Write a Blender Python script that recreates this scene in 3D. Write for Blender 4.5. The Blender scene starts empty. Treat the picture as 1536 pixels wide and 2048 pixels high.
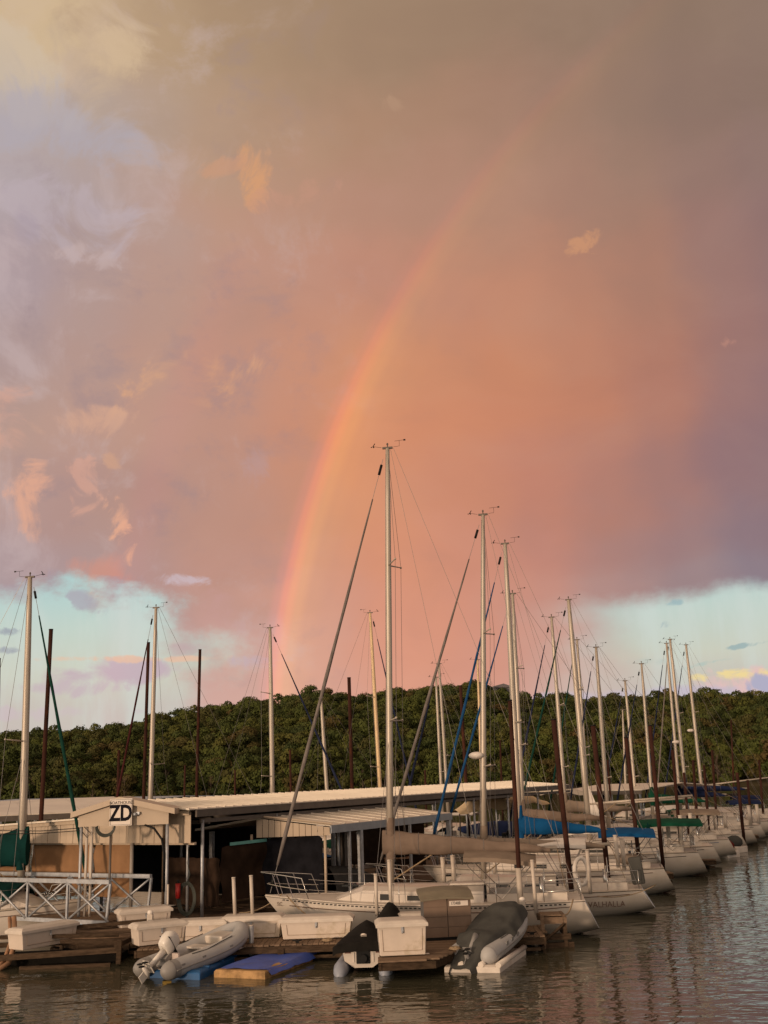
import bpy, bmesh, math, random
import numpy as np
from mathutils import Vector, Matrix, noise as mnoise
R = math.radians
SC = bpy.context.scene
COL = SC.collection
rnd = random.Random(7)

# ------------------------------------------------------------------ camera
W0, H0, F0 = 1536.0, 2048.0, 2100.0
PITCH = math.atan(531 / F0); ROLL = -0.036
CAMP = Vector((0, 0, 4.6))
cam_d = bpy.data.cameras.new('camera'); cam = bpy.data.objects.new('camera', cam_d); COL.objects.link(cam)
CAMR = Matrix.Rotation(math.pi / 2 + PITCH, 3, 'X') @ Matrix.Rotation(ROLL, 3, 'Z')
cam.matrix_world = Matrix.Translation(CAMP) @ CAMR.to_4x4()
cam_d.sensor_fit = 'VERTICAL'; cam_d.sensor_height = 24.0; cam_d.lens = 24.0 * F0 / H0
cam_d.clip_start = 0.1; cam_d.clip_end = 6000
SC.camera = cam
SC.render.resolution_x, SC.render.resolution_y = 768, 1024
SC.view_settings.view_transform = 'Standard'; SC.view_settings.look = 'None'
SC.view_settings.exposure = 0.0; SC.view_settings.gamma = 1.0; SC.view_settings.use_curve_mapping = False
SC.cycles.use_denoising = True
SC.cycles.max_bounces = 6; SC.cycles.diffuse_bounces = 3; SC.cycles.glossy_bounces = 3; SC.cycles.transparent_max_bounces = 6
SC.cycles.caustics_reflective = False; SC.cycles.caustics_refractive = False

# survey helpers: a bearing measured on the photograph turned into a place in the world
def D(px, py):
    return (CAMR @ Vector((px - W0 / 2, H0 / 2 - py, -F0))).normalized()
def P(px, py, Y):
    d = D(px, py); return CAMP + d * (Y / d.y)
def G(px, py, z=0.0):
    d = D(px, py); return CAMP + d * ((z - CAMP.z) / d.z)
def azel(px, py):
    d = D(px, py); return math.atan2(d.x, d.y), math.asin(d.z)
def lin(c):
    return tuple(((v / 255) / 12.92 if v <= 10 else ((v / 255 + 0.055) / 1.055) ** 2.4) for v in c)

# ------------------------------------------------------------------ sun and sky
_A, _E = R(37.0), R(-11.0)
ANTI = (CAMR @ Vector((math.sin(_A) * math.cos(_E), math.sin(_E), -math.cos(_A) * math.cos(_E)))).normalized()
SUN_AZ = math.atan2(-ANTI.x, -ANTI.y); SUN_EL = R(4.0)
SUNV = Vector((math.sin(SUN_AZ) * math.cos(SUN_EL), math.cos(SUN_AZ) * math.cos(SUN_EL), math.sin(SUN_EL)))
sd = bpy.data.lights.new('sun', 'SUN'); sd.energy = 2.4; sd.angle = R(5.0); sd.color = (1.0, 0.71, 0.48)
so = bpy.data.objects.new('sun', sd); COL.objects.link(so); so.location = (-60, -80, 60)
so.rotation_euler = SUNV.to_track_quat('Z', 'Y').to_euler()

class S:
    """thin wrapper so node maths can be written as expressions"""
    nt = None
    def __init__(s, sock): s.k = sock
    @staticmethod
    def m(op, *a, clamp=False):
        n = S.nt.nodes.new('ShaderNodeMath'); n.operation = op; n.use_clamp = clamp
        for i, v in enumerate(a):
            if isinstance(v, S): S.nt.links.new(v.k, n.inputs[i])
            else: n.inputs[i].default_value = v
        return S(n.outputs[0])
    def __add__(s, o): return S.m('ADD', s, o)
    __radd__ = __add__
    def __sub__(s, o): return S.m('SUBTRACT', s, o)
    def __rsub__(s, o): return S.m('SUBTRACT', o, s)
    def __mul__(s, o): return S.m('MULTIPLY', s, o)
    __rmul__ = __mul__
    def __truediv__(s, o): return S.m('DIVIDE', s, o)
def smooth(v, a, b):
    n = S.nt.nodes.new('ShaderNodeMapRange'); n.interpolation_type = 'SMOOTHSTEP'
    S.nt.links.new(v.k, n.inputs[0]); n.inputs[1].default_value = a; n.inputs[2].default_value = b
    if a > b:
        n.inputs[1].default_value = b; n.inputs[2].default_value = a; n.inputs[3].default_value = 1; n.inputs[4].default_value = 0
    return S(n.outputs[0])
def mixc(f, a, b, mode='MIX'):
    n = S.nt.nodes.new('ShaderNodeMix'); n.data_type = 'RGBA'; n.blend_type = mode
    n.clamp_factor = True
    for i, v in ((0, f), (6, a), (7, b)):
        if isinstance(v, S): S.nt.links.new(v.k, n.inputs[i])
        elif i == 0: n.inputs[0].default_value = v
        else: n.inputs[i].default_value = (*v, 1)
    return S(n.outputs[2])
def ramp(v, stops, interp='LINEAR'):
    n = S.nt.nodes.new('ShaderNodeValToRGB'); n.color_ramp.interpolation = interp
    e = n.color_ramp.elements
    while len(e) > 1: e.remove(e[-1])
    e[0].position = stops[0][0]; e[0].color = (*stops[0][1], 1)
    for p, c in stops[1:]:
        q = e.new(min(1, max(0, p))); q.color = (*c, 1)
    if isinstance(v, S): S.nt.links.new(v.k, n.inputs[0])
    return S(n.outputs[0])
def noise(vec, scale, detail=5, rough=0.55, dist=0.0):
    n = S.nt.nodes.new('ShaderNodeTexNoise'); n.inputs['Scale'].default_value = scale
    n.inputs['Detail'].default_value = detail; n.inputs['Roughness'].default_value = rough
    n.inputs['Distortion'].default_value = dist
    if vec is not None: S.nt.links.new(vec.k, n.inputs['Vector'])
    return S(n.outputs[0])
def vec(x, y, z):
    n = S.nt.nodes.new('ShaderNodeCombineXYZ')
    for i, v in enumerate((x, y, z)):
        if isinstance(v, S): S.nt.links.new(v.k, n.inputs[i])
        else: n.inputs[i].default_value = v
    return S(n.outputs[0])

world = bpy.data.worlds.new('World'); SC.world = world; world.use_nodes = True
world.cycles.sampling_method = 'MANUAL'; world.cycles.sample_map_resolution = 512
nt = world.node_tree; S.nt = nt
for n in list(nt.nodes): nt.nodes.remove(n)
tc = nt.nodes.new('ShaderNodeTexCoord'); dirv = S(tc.outputs['Generated'])
sep = nt.nodes.new('ShaderNodeSeparateXYZ'); nt.links.new(dirv.k, sep.inputs[0])
dx, dy, dz = (S(sep.outputs[i]) for i in range(3))
n1 = noise(dirv, 4.0, 3); n2 = noise(vec(dx + 3.1, dy + 1.7, dz * 1.6), 4.5, 4)
az = S.m('ARCTAN2', dx, dy); el = S.m('ARCSINE', dz)
n3 = noise(vec(dx, dy, dz * 1.5), 17.0, 6, 0.6)
n4 = noise(vec(dx + 9, dy, dz * 1.5), 16.0, 6, 0.6)
azw = az + (n1 - 0.5) * 0.16 + (n3 - 0.5) * 0.035
elw = el + (n2 - 0.5) * 0.13 + (n4 - 0.5) * 0.03
# cloud deck colours read at points of the photograph (columns x, rows y)
CX = [0, 256, 512, 768, 1024, 1280, 1536]
CT = {
    0:    [(192,165,130),(180,152,120),(158,131,105),(152,126,103),(146,120,101),(140,116,100),(136,113,100)],
    120:  [(186,168,146),(186,158,128),(166,137,110),(156,127,104),(150,121,101),(142,117,100),(136,112,100)],
    250:  [(168,162,164),(174,154,142),(178,147,122),(168,131,106),(160,124,105),(148,120,106),(138,112,104)],
    400:  [(170,160,168),(172,153,150),(186,143,120),(176,134,114),(172,131,112),(160,124,108),(142,113,108)],
    550:  [(166,150,158),(174,146,138),(188,143,125),(188,136,118),(192,136,111),(174,126,106),(146,114,112)],
    700:  [(166,146,148),(178,145,134),(192,142,124),(206,143,110),(200,135,104),(180,123,102),(146,114,114)],
    850:  [(176,146,136),(188,148,134),(188,139,122),(214,143,107),(202,134,104),(186,126,104),(146,114,116)],
    1000: [(176,145,140),(174,139,132),(188,140,123),(214,145,110),(194,131,111),(170,125,116),(138,113,120)],
    1120: [(168,148,152),(172,142,140),(194,146,130),(216,147,117),(198,137,120),(160,130,128),(136,120,132)],
    1230: [(166,152,158),(178,150,150),(202,156,142),(218,150,124),(204,144,126),(176,148,144),(140,132,142)],
    1340: [(196,176,174),(194,166,164),(206,162,150),(220,154,128),(210,152,134),(198,172,164),(190,170,172)],
    1450: [(214,192,184),(206,176,170),(212,168,154),(222,160,136),(214,162,146),(206,180,172),(200,180,178)],
}
CY = sorted(CT)
TAB = np.array([[lin(c) for c in CT[y]] for y in CY])
def table(px, py):
    px = min(max(px, 0), 1536); py = min(max(py, CY[0]), CY[-1])
    i = min(max(np.searchsorted(CX, px) - 1, 0), len(CX) - 2); j = min(max(np.searchsorted(CY, py) - 1, 0), len(CY) - 2)
    u = (px - CX[i]) / (CX[i + 1] - CX[i]); v = (py - CY[j]) / (CY[j + 1] - CY[j])
    return tuple((TAB[j, i] * (1 - u) + TAB[j, i + 1] * u) * (1 - v) + (TAB[j + 1, i] * (1 - u) + TAB[j + 1, i + 1] * u) * v)
def topix(a, e):
    d = CAMR.transposed() @ Vector((math.sin(a) * math.cos(e), math.cos(a) * math.cos(e), math.sin(e)))
    return W0 / 2 + F0 * d.x / -d.z, H0 / 2 - F0 * d.y / -d.z
AZ0, AZ1 = R(-32), R(32)
fac = S.m('MULTIPLY', azw - AZ0, 1 / (AZ1 - AZ0), clamp=True)
ELS = [1, 4, 7, 9.5, 12, 15, 18.5, 22, 26, 30, 34, 38, 42]
cloud = None
for j, e in enumerate(ELS):
    st = []
    for i in range(17):
        a = AZ0 + (AZ1 - AZ0) * i / 16
        st.append((i / 16, table(*topix(a, R(e)))))
    r_ = ramp(fac, st, 'EASE')
    cloud = r_ if cloud is None else mixc(smooth(elw, R(ELS[j - 1]), R(e)), cloud, r_)
# soft mottling of the deck
nm = noise(vec(dx, dy, dz * 1.5), 6.0, 7, 0.55, 0.5)
cloud = mixc(smooth(nm, 0.40, 0.68) * 0.07, cloud, (0.60, 0.42, 0.32), 'MIX')
cloud = mixc(smooth(nm, 0.50, 0.25) * 0.14, cloud, (0.26, 0.18, 0.16), 'MIX')
# clear air low down: physical sky, tinted by the evening
sky = nt.nodes.new('ShaderNodeTexSky'); sky.sky_type = 'NISHITA'; sky.sun_disc = False
sky.sun_elevation = SUN_EL; sky.sun_rotation = SUN_AZ; sky.altitude = 100; sky.dust_density = 1.5; sky.ozone_density = 3.0
ns = mixc(1.0, S(sky.outputs[0]), (0.10, 0.10, 0.10), 'MULTIPLY')
gapc = ramp(S.m('MULTIPLY', el, 1 / R(16), clamp=True),
            [(0.0, lin((206,190,190))), (0.26, lin((208,198,188))), (0.36, lin((212,212,194))), (0.50, lin((202,217,206))), (0.64, lin((184,215,212))), (1.0, lin((166,194,200)))])
gapc = mixc(smooth(noise(vec(dx * 3, dy * 3, dz * 0.6), 9, 5, .6), 0.40, 0.66) * 0.55, gapc, lin((216, 224, 216)))
gap = mixc(0.12, gapc, ns)
def at(px, py): return azel(px, py)
ne = (n3 - 0.5) * 0.10 + (n4 - 0.5) * 0.05
aL, eL = at(240, 1195)
mL = smooth(el + ne * 0.95 + (az - aL) * 0.10, eL + R(0.9), eL - R(0.9)) * smooth(az + ne * 1.4 + (n2 - .5) * .25, at(470, 1250)[0], at(290, 1250)[0])
aR, eR = at(1400, 1172)
mR = smooth(el + ne * 0.36 - (az - aR) * 0.02, eR + R(0.35), eR - R(1.0)) * smooth(az + ne * 0.5 + (n2 - .5) * .2, at(1040, 1250)[0], at(1330, 1250)[0])
def wisp(base, px, py, rx, ry, ang, col, st, sc=26.0, lo=0.40, hi=0.62, seed=0.0):
    a, e = at(px, py)
    ca, sa = math.cos(R(ang)), math.sin(R(ang))
    u = (az - a) * math.cos(e) + (n3 - .5) * rx / 2100 * 1.5; v = (el - e) + (n4 - .5) * ry / 2100 * 1.5
    uu = (u * ca + v * sa) * (2100.0 / rx); vv = (v * ca - u * sa) * (2100.0 / ry)
    r2 = uu * uu + vv * vv
    t = NA if sc < 14 else (NB if sc < 26 else NC)
    fld = (0.64 - r2 * 0.58) + (t - 0.5) * 4.2
    return mixc(smooth(fld, 0.10, 0.85) * st, base, lin(col))
NA = noise(vec(dx + 5, dy, dz), 10.0, 7, 0.62, 0.8); NB = noise(vec(dx + 7, dy, dz), 19.0, 7, 0.62, 0.8); NC = noise(vec(dx, dy + 3, dz), 33.0, 7, 0.62, 0.8)
wl_ = smooth(az + (n2 - .5) * .5, R(1), R(-13))
sk = mixc(smooth(NA * .6 + NB * .4, 0.50, 0.66) * wl_ * .40, cloud, lin((200, 180, 180)))
sk = mixc(smooth(NA * .5 + n3 * .5, 0.49, 0.36) * wl_ * .42, sk, lin((150, 130, 136)))
for w in [
    (190,110,120,110,30,(200,174,144),.6,9,.30,.55,1),
    (40,30,110,70,0,(204,178,140),.6,9,.3,.6,2),
    (250,125,70,45,-20,(205,178,145),.7,14,.3,.6,3),
    (40,150,130,60,-35,(200,182,160),.7,8,.2,.5,4),
    (110,260,170,75,0,(170,163,172),.8,7,.2,.5,5),
    (110,430,150,70,-15,(184,170,178),.5,15,.35,.55,6),
    (60,400,40,70,0,(160,146,158),.6,12,.3,.5,7),
    (160,500,60,30,0,(192,170,168),.6,26,.4,.6,8),
    (505,355,42,58,-25,(214,156,112),.8,20,.30,.50,9),
    (455,335,60,18,15,(202,150,118),.6,22,.35,.55,10),
    (590,385,90,26,10,(196,146,124),.5,20,.35,.6,11),
    (1180,485,42,24,28,(204,148,112),.8,38,.36,.50,12),
    (1455,685,20,14,0,(190,138,122),.8,40,.36,.52,13),
    (785,205,26,22,0,(182,146,120),.5,30,.4,.6,14),
    (290,770,90,30,35,(214,162,128),.8,16,.34,.56,15),
    (450,760,95,75,20,(216,160,124),.8,13,.36,.56,16),
    (150,840,160,34,10,(210,164,140),.75,14,.35,.58,17),
    (10,850,70,60,-40,(206,158,140),.7,14,.3,.6,18),
    (62,985,40,70,5,(222,166,140),.85,22,.38,.55,19),
    (170,975,45,50,-25,(210,160,142),.7,28,.42,.58,20),
    (240,1055,26,62,8,(226,168,140),.95,30,.36,.52,21),
    (225,915,20,28,0,(208,160,132),.6,26,.36,.5,22),
    (215,1150,70,46,-10,(202,142,128),.85,12,.25,.5,23),
    (120,1170,140,30,0,(164,146,156),.7,14,.3,.5,24),
    (520,930,36,40,0,(184,152,152),.45,18,.36,.55,25),
    (380,1160,70,14,-4,(204,188,196),.7,30,.4,.56,26),
]:
    sk = wisp(sk, *w[:7], *w[7:10], seed=float(w[10]))
sk = mixc(mL, sk, gap); sk = mixc(mR, sk, gap)
for w in [
    (170,1205,46,16,-22,(168,164,176),.8,34,.38,.5,31),
    (25,1262,26,9,0,(150,156,168),.8,30,.3,.5,32),
    (25,1300,28,8,0,(152,156,168),.8,30,.3,.5,33),
    (200,1345,260,24,2,(194,172,182),.9,12,.30,.52,34),
    (260,1318,170,7,0,(230,188,160),.8,20,.36,.5,35),
    (120,1375,220,16,0,(196,176,184),.8,14,.36,.55,36),
    (60,1425,180,14,0,(202,184,190),.6,20,.38,.56,37),
    (440,1225,60,50,20,(196,152,146),.8,12,.3,.5,38),
    (350,1295,60,16,10,(190,164,166),.7,22,.36,.54,39),
    (1328,1248,24,11,-8,(146,166,176),.85,34,.34,.5,41),
    (1350,1205,22,7,10,(150,180,186),.7,34,.34,.5,42),
    (1500,1290,46,5,5,(150,174,176),.8,30,.34,.5,43),
    (1400,1330,60,4,8,(176,194,186),.7,30,.34,.5,44),
    (1285,1325,60,10,0,(182,194,186),.6,24,.34,.56,45),
    (1470,1372,110,34,0,(226,190,186),.95,16,.22,.42,46),
    (1480,1350,80,12,0,(240,216,150),.9,30,.34,.5,47),
    (1518,1368,30,18,0,(170,172,196),.9,22,.36,.5,48),
    (1200,1395,260,16,0,(196,184,200),.8,12,.26,.5,49),
]:
    sk = wisp(sk, *w[:7], *w[7:10], seed=float(w[10]))
# rainbow: 42 degrees round the point opposite the sun
dn = nt.nodes.new('ShaderNodeVectorMath'); dn.operation = 'DOT_PRODUCT'
nt.links.new(dirv.k, dn.inputs[0]); dn.inputs[1].default_value = ANTI
th = S.m('ARCCOSINE', S(dn.outputs['Value'])) * (180 / math.pi)
bow = ramp(S.m('MULTIPLY', th - 38.5, 1 / 6.0, clamp=True),
           [(0.0, (0, 0, 0)), (0.25, (0.025, 0.013, 0.0)), (0.42, (0.06, 0.030, 0.0)), (0.53, (0.14, 0.065, 0.0)), (0.60, (0.22, 0.060, 0.0)), (0.66, (0.20, 0.022, 0.006)), (0.72, (0.06, 0.004, 0.010)), (0.80, (0, 0, 0))], 'EASE')
bowf = (smooth(el, R(33), R(10)) * 0.98 + smooth(el, R(44), R(30)) * 0.20) * smooth(el, R(-2), R(1)) * smooth(dy, -0.1, 0.25) * (0.70 + noise(dirv, 3.0, 2) * 0.6)
bow2 = ramp(S.m('MULTIPLY', th - 49.0, 1 / 6.0, clamp=True), [(0, (0, 0, 0)), (0.3, (0.02, 0.0, 0.003)), (0.55, (0.006, 0.006, 0)), (1, (0, 0, 0))], 'EASE')
bn = mixc(1.0, bow, bow2, 'ADD')
bn2 = nt.nodes.new('ShaderNodeVectorMath'); bn2.operation = 'SCALE'; nt.links.new(bn.k, bn2.inputs[0]); nt.links.new(bowf.k, bn2.inputs['Scale'])
sk = mixc(1.0, sk, S(bn2.outputs[0]), 'ADD')
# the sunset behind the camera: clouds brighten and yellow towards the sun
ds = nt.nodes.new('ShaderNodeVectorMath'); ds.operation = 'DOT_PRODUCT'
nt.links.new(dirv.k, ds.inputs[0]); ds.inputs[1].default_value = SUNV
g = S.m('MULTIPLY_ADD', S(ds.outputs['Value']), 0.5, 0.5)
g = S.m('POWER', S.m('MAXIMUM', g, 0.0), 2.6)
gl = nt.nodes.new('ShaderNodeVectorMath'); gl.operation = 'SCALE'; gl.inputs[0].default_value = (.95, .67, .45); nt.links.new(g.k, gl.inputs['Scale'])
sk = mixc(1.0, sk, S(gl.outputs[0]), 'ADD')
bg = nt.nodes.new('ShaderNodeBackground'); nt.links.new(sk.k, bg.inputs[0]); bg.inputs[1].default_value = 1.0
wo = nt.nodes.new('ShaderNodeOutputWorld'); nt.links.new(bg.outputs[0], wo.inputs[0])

# ------------------------------------------------------------------ materials
MATS = {}
def mat(name, col, rough=0.6, metal=0.0, var=0.12, scale=3.0, bump=0.0, bscale=30.0, dirt=None, dirt_amt=0.0, dscale=1.2, stretch=(1, 1, 1), spec=None, rand=0.0):
    if name in MATS: return MATS[name]
    m = bpy.data.materials.new(name); m.use_nodes = True; S.nt = m.node_tree
    b = m.node_tree.nodes['Principled BSDF']
    b.inputs['Roughness'].default_value = rough; b.inputs['Metallic'].default_value = metal
    if spec is None and rough >= .8: spec = .08
    if spec is not None: b.inputs['Specular IOR Level'].default_value = spec
    t = m.node_tree.nodes.new('ShaderNodeTexCoord'); mp = m.node_tree.nodes.new('ShaderNodeMapping')
    mp.inputs['Scale'].default_value = stretch; m.node_tree.links.new(t.outputs['Object'], mp.inputs[0])
    v = S(mp.outputs[0])
    dark = tuple(c * (1 - var) for c in col); light = tuple(min(1, c * (1 + var)) for c in col)
    c = mixc(smooth(noise(v, scale, 5, .6), .3, .7), dark, light)
    if dirt is not None:
        c = mixc(smooth(noise(v, dscale, 6, .65), .52, .72) * dirt_amt, c, dirt)
    if rand:
        oi = m.node_tree.nodes.new('ShaderNodeObjectInfo')
        hs = m.node_tree.nodes.new('ShaderNodeHueSaturation'); m.node_tree.links.new(c.k, hs.inputs['Color'])
        val = S(oi.outputs['Random']) * rand + (1 - rand / 2); m.node_tree.links.new(val.k, hs.inputs['Value']); c = S(hs.outputs[0])
    m.node_tree.links.new(c.k, b.inputs['Base Color'])
    if bump:
        bn_ = m.node_tree.nodes.new('ShaderNodeBump'); bn_.inputs['Strength'].default_value = bump; bn_.inputs['Distance'].default_value = 0.02
        m.node_tree.links.new(noise(v, bscale, 5, .6).k, bn_.inputs['Height']); m.node_tree.links.new(bn_.outputs[0], b.inputs['Normal'])
    MATS[name] = m; return m
GEL = mat('gelcoat', (0.50, 0.445, 0.39), .32, var=.05, scale=1.5, dirt=(0.42, 0.36, 0.28), dirt_amt=.45, dscale=1.0)
GEL2 = mat('gelcoat_deck', (0.52, 0.46, 0.40), .5, var=.08, dirt=(0.38, 0.33, 0.26), dirt_amt=.4)
ALU = mat('mast_aluminium', (0.40, 0.345, 0.285), .45, .25, var=.1, stretch=(8, 8, .4), dirt=(.35, .32, .28), dirt_amt=.5)
STEEL = mat('galvanised_steel', (0.36, 0.37, 0.39), .5, .5, var=.15, scale=6, dirt=(.2, .17, .14), dirt_amt=.5)
STAIN = mat('stainless_tube', (0.55, 0.53, 0.5), .25, .9, var=.05)
WIRE = mat('rigging_wire', (0.20, 0.18, 0.17), .5, .5, var=.05)
RUST = mat('rusty_pile', (0.036, 0.015, 0.011), .85, var=.35, scale=2.5, dirt=(0.11, 0.034, 0.012), dirt_amt=.8, dscale=1.6, stretch=(1, 1, .35), bump=.3)
PVC = mat('pvc_pipe', (0.46, 0.40, 0.34), .45, var=.06, dirt=(.45, .37, .28), dirt_amt=.5, stretch=(3, 3, .7))
BOXM = mat('dock_box_fibreglass', (0.55, 0.47, 0.40), .5, var=.06, scale=2, dirt=(.34, .28, .18), dirt_amt=.7, dscale=1.8)
ALGAE = mat('algae_stained_fibreglass', (0.52, 0.52, 0.44), .6, var=.12, scale=3, dirt=(.26, .27, .12), dirt_amt=.8, dscale=2.2)
PLANK = mat('weathered_planks', (0.16, 0.11, 0.075), .85, var=.25, scale=5, stretch=(1, 6, 6), bump=.4, bscale=12, rand=.4)
TIMB = mat('dark_dock_timber', (0.060, 0.040, 0.026), .85, var=.35, scale=4, stretch=(1, 5, 5), bump=.4, rand=.3)  # brown, much darker than the deck planks
BLACKW = mat('dark_float', (0.008, 0.007, 0.006), .95, var=.3)
ROOFM = mat('roof_sheet', (0.62, 0.55, 0.46), .45, .0, var=.07, scale=.7, dirt=(.42, .35, .27), dirt_amt=.45, dscale=.6, rand=.08)
SIDM = mat('beige_siding', (0.42, 0.335, 0.25), .6, var=.06, scale=1.2, dirt=(.34, .26, .18), dirt_amt=.4, rand=.06)
FASC = mat('grey_fascia', (0.26, 0.28, 0.31), .5, .2, var=.1)
DFASC = mat('brown_fascia', (0.10, 0.08, 0.065), .6, var=.15)
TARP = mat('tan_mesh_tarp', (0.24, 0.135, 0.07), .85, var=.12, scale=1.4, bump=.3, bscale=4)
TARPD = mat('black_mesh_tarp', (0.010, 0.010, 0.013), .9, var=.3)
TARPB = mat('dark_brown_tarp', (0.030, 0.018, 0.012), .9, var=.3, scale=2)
CTAN = mat('tan_canvas', (0.20, 0.155, 0.12), .9, var=.12, scale=2, bump=.35, bscale=5)
CTAUPE = mat('taupe_canvas', (0.155, 0.115, 0.09), .9, var=.14, scale=2, bump=.35, bscale=5)
CBLUE = mat('blue_canvas', (0.005, 0.062, 0.17), .8, var=.14, scale=2, bump=.35, bscale=5)
CNAVY = mat('navy_canvas', (0.012, 0.02, 0.06), .85, var=.2)
CGREEN = mat('green_canvas', (0.005, 0.05, 0.028), .85, var=.2, scale=2, bump=.35, bscale=5)
CTEAL = mat('teal_canvas', (0.003, 0.028, 0.026), .85, var=.2, scale=2, bump=.3, bscale=5)
CBLACK = mat('black_canvas', (0.010, 0.009, 0.008), .8, var=.3, bump=.3, bscale=6)
CGREY = mat('grey_canvas', (0.062, 0.062, 0.058), .9, var=.14, scale=2, bump=.5, bscale=5)
CWHITE = mat('white_canvas', (0.62, 0.57, 0.52), .85, var=.06)
CRED = mat('maroon_canvas', (0.10, 0.012, 0.01), .85, var=.1)
JIBG = mat('furled_grey_jib', (0.15, 0.13, 0.12), .85, var=.2, stretch=(3, 3, 1), scale=3)
JIBN = mat('furled_navy_jib', (0.015, 0.02, 0.045), .85, var=.2)
GLASS = mat('dark_window', (0.012, 0.012, 0.012), .08, var=.2)
BLK = mat('black_paint', (0.008, 0.008, 0.008), .5, var=.2, spec=.15)
BRN = mat('brown_stripe', (0.10, 0.055, 0.035), .5, var=.1)
HYP = mat('grey_hypalon', (0.36, 0.355, 0.35), .6, var=.07, scale=2, dirt=(.3, .27, .22), dirt_amt=.3)
HYPD = mat('dark_grey_hypalon', (0.22, 0.21, 0.20), .6, var=.07)
OUTB = mat('white_outboard_cowl', (0.62, 0.58, 0.53), .35, var=.06)
BLUEP = mat('blue_float_plastic', (0.006, 0.07, 0.20), .5, var=.18, scale=1.5, dirt=(.01, .05, .12), dirt_amt=.6)
BTARP = mat('ultramarine_tarp', (0.035, 0.075, 0.34), .55, var=.18, scale=2, bump=.4, bscale=4, dirt=(.12, .13, .26), dirt_amt=.5)
FOAM = mat('yellowed_foam', (0.34, 0.21, 0.10), .9, var=.35, scale=4, bump=.6, bscale=10, dirt=(.5, .32, .12), dirt_amt=.7, dscale=3)
SHED = mat('brown_shed_plastic', (0.15, 0.10, 0.07), .7, var=.1, scale=2, rand=.08)
SHEDD = mat('dark_shed_side', (0.095, 0.088, 0.085), .7, var=.1)
SHEDR = mat('olive_shed_roof', (0.15, 0.125, 0.085), .75, var=.12)
FLOATW = mat('white_plastic_float', (0.56, 0.50, 0.44), .6, var=.1, dirt=(.3, .2, .12), dirt_amt=.5)
SIGNW = mat('sign_white', (0.60, 0.53, 0.47), .5, var=.03)
SIGNK = mat('sign_black', (0.008, 0.008, 0.012), .7, var=.05, spec=.05)
ROPE = mat('rope', (0.26, 0.19, 0.12), .9, var=.3, scale=20)
HOSE = mat('green_black_hose', (0.025, 0.03, 0.022), .5, var=.2)
PIPEB = mat('rusty_pipe', (0.28, 0.15, 0.08), .7, var=.3)
YEL = mat('yellow_plastic', (0.45, 0.28, 0.02), .6, var=.1)
REDM = mat('red_paint', (0.30, 0.012, 0.01), .5, var=.1)
PINK = mat('pinkish_transom', (0.50, 0.42, 0.38), .5, var=.08)
BARK = mat('bark', (0.10, 0.075, 0.055), .9, var=.3)

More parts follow.
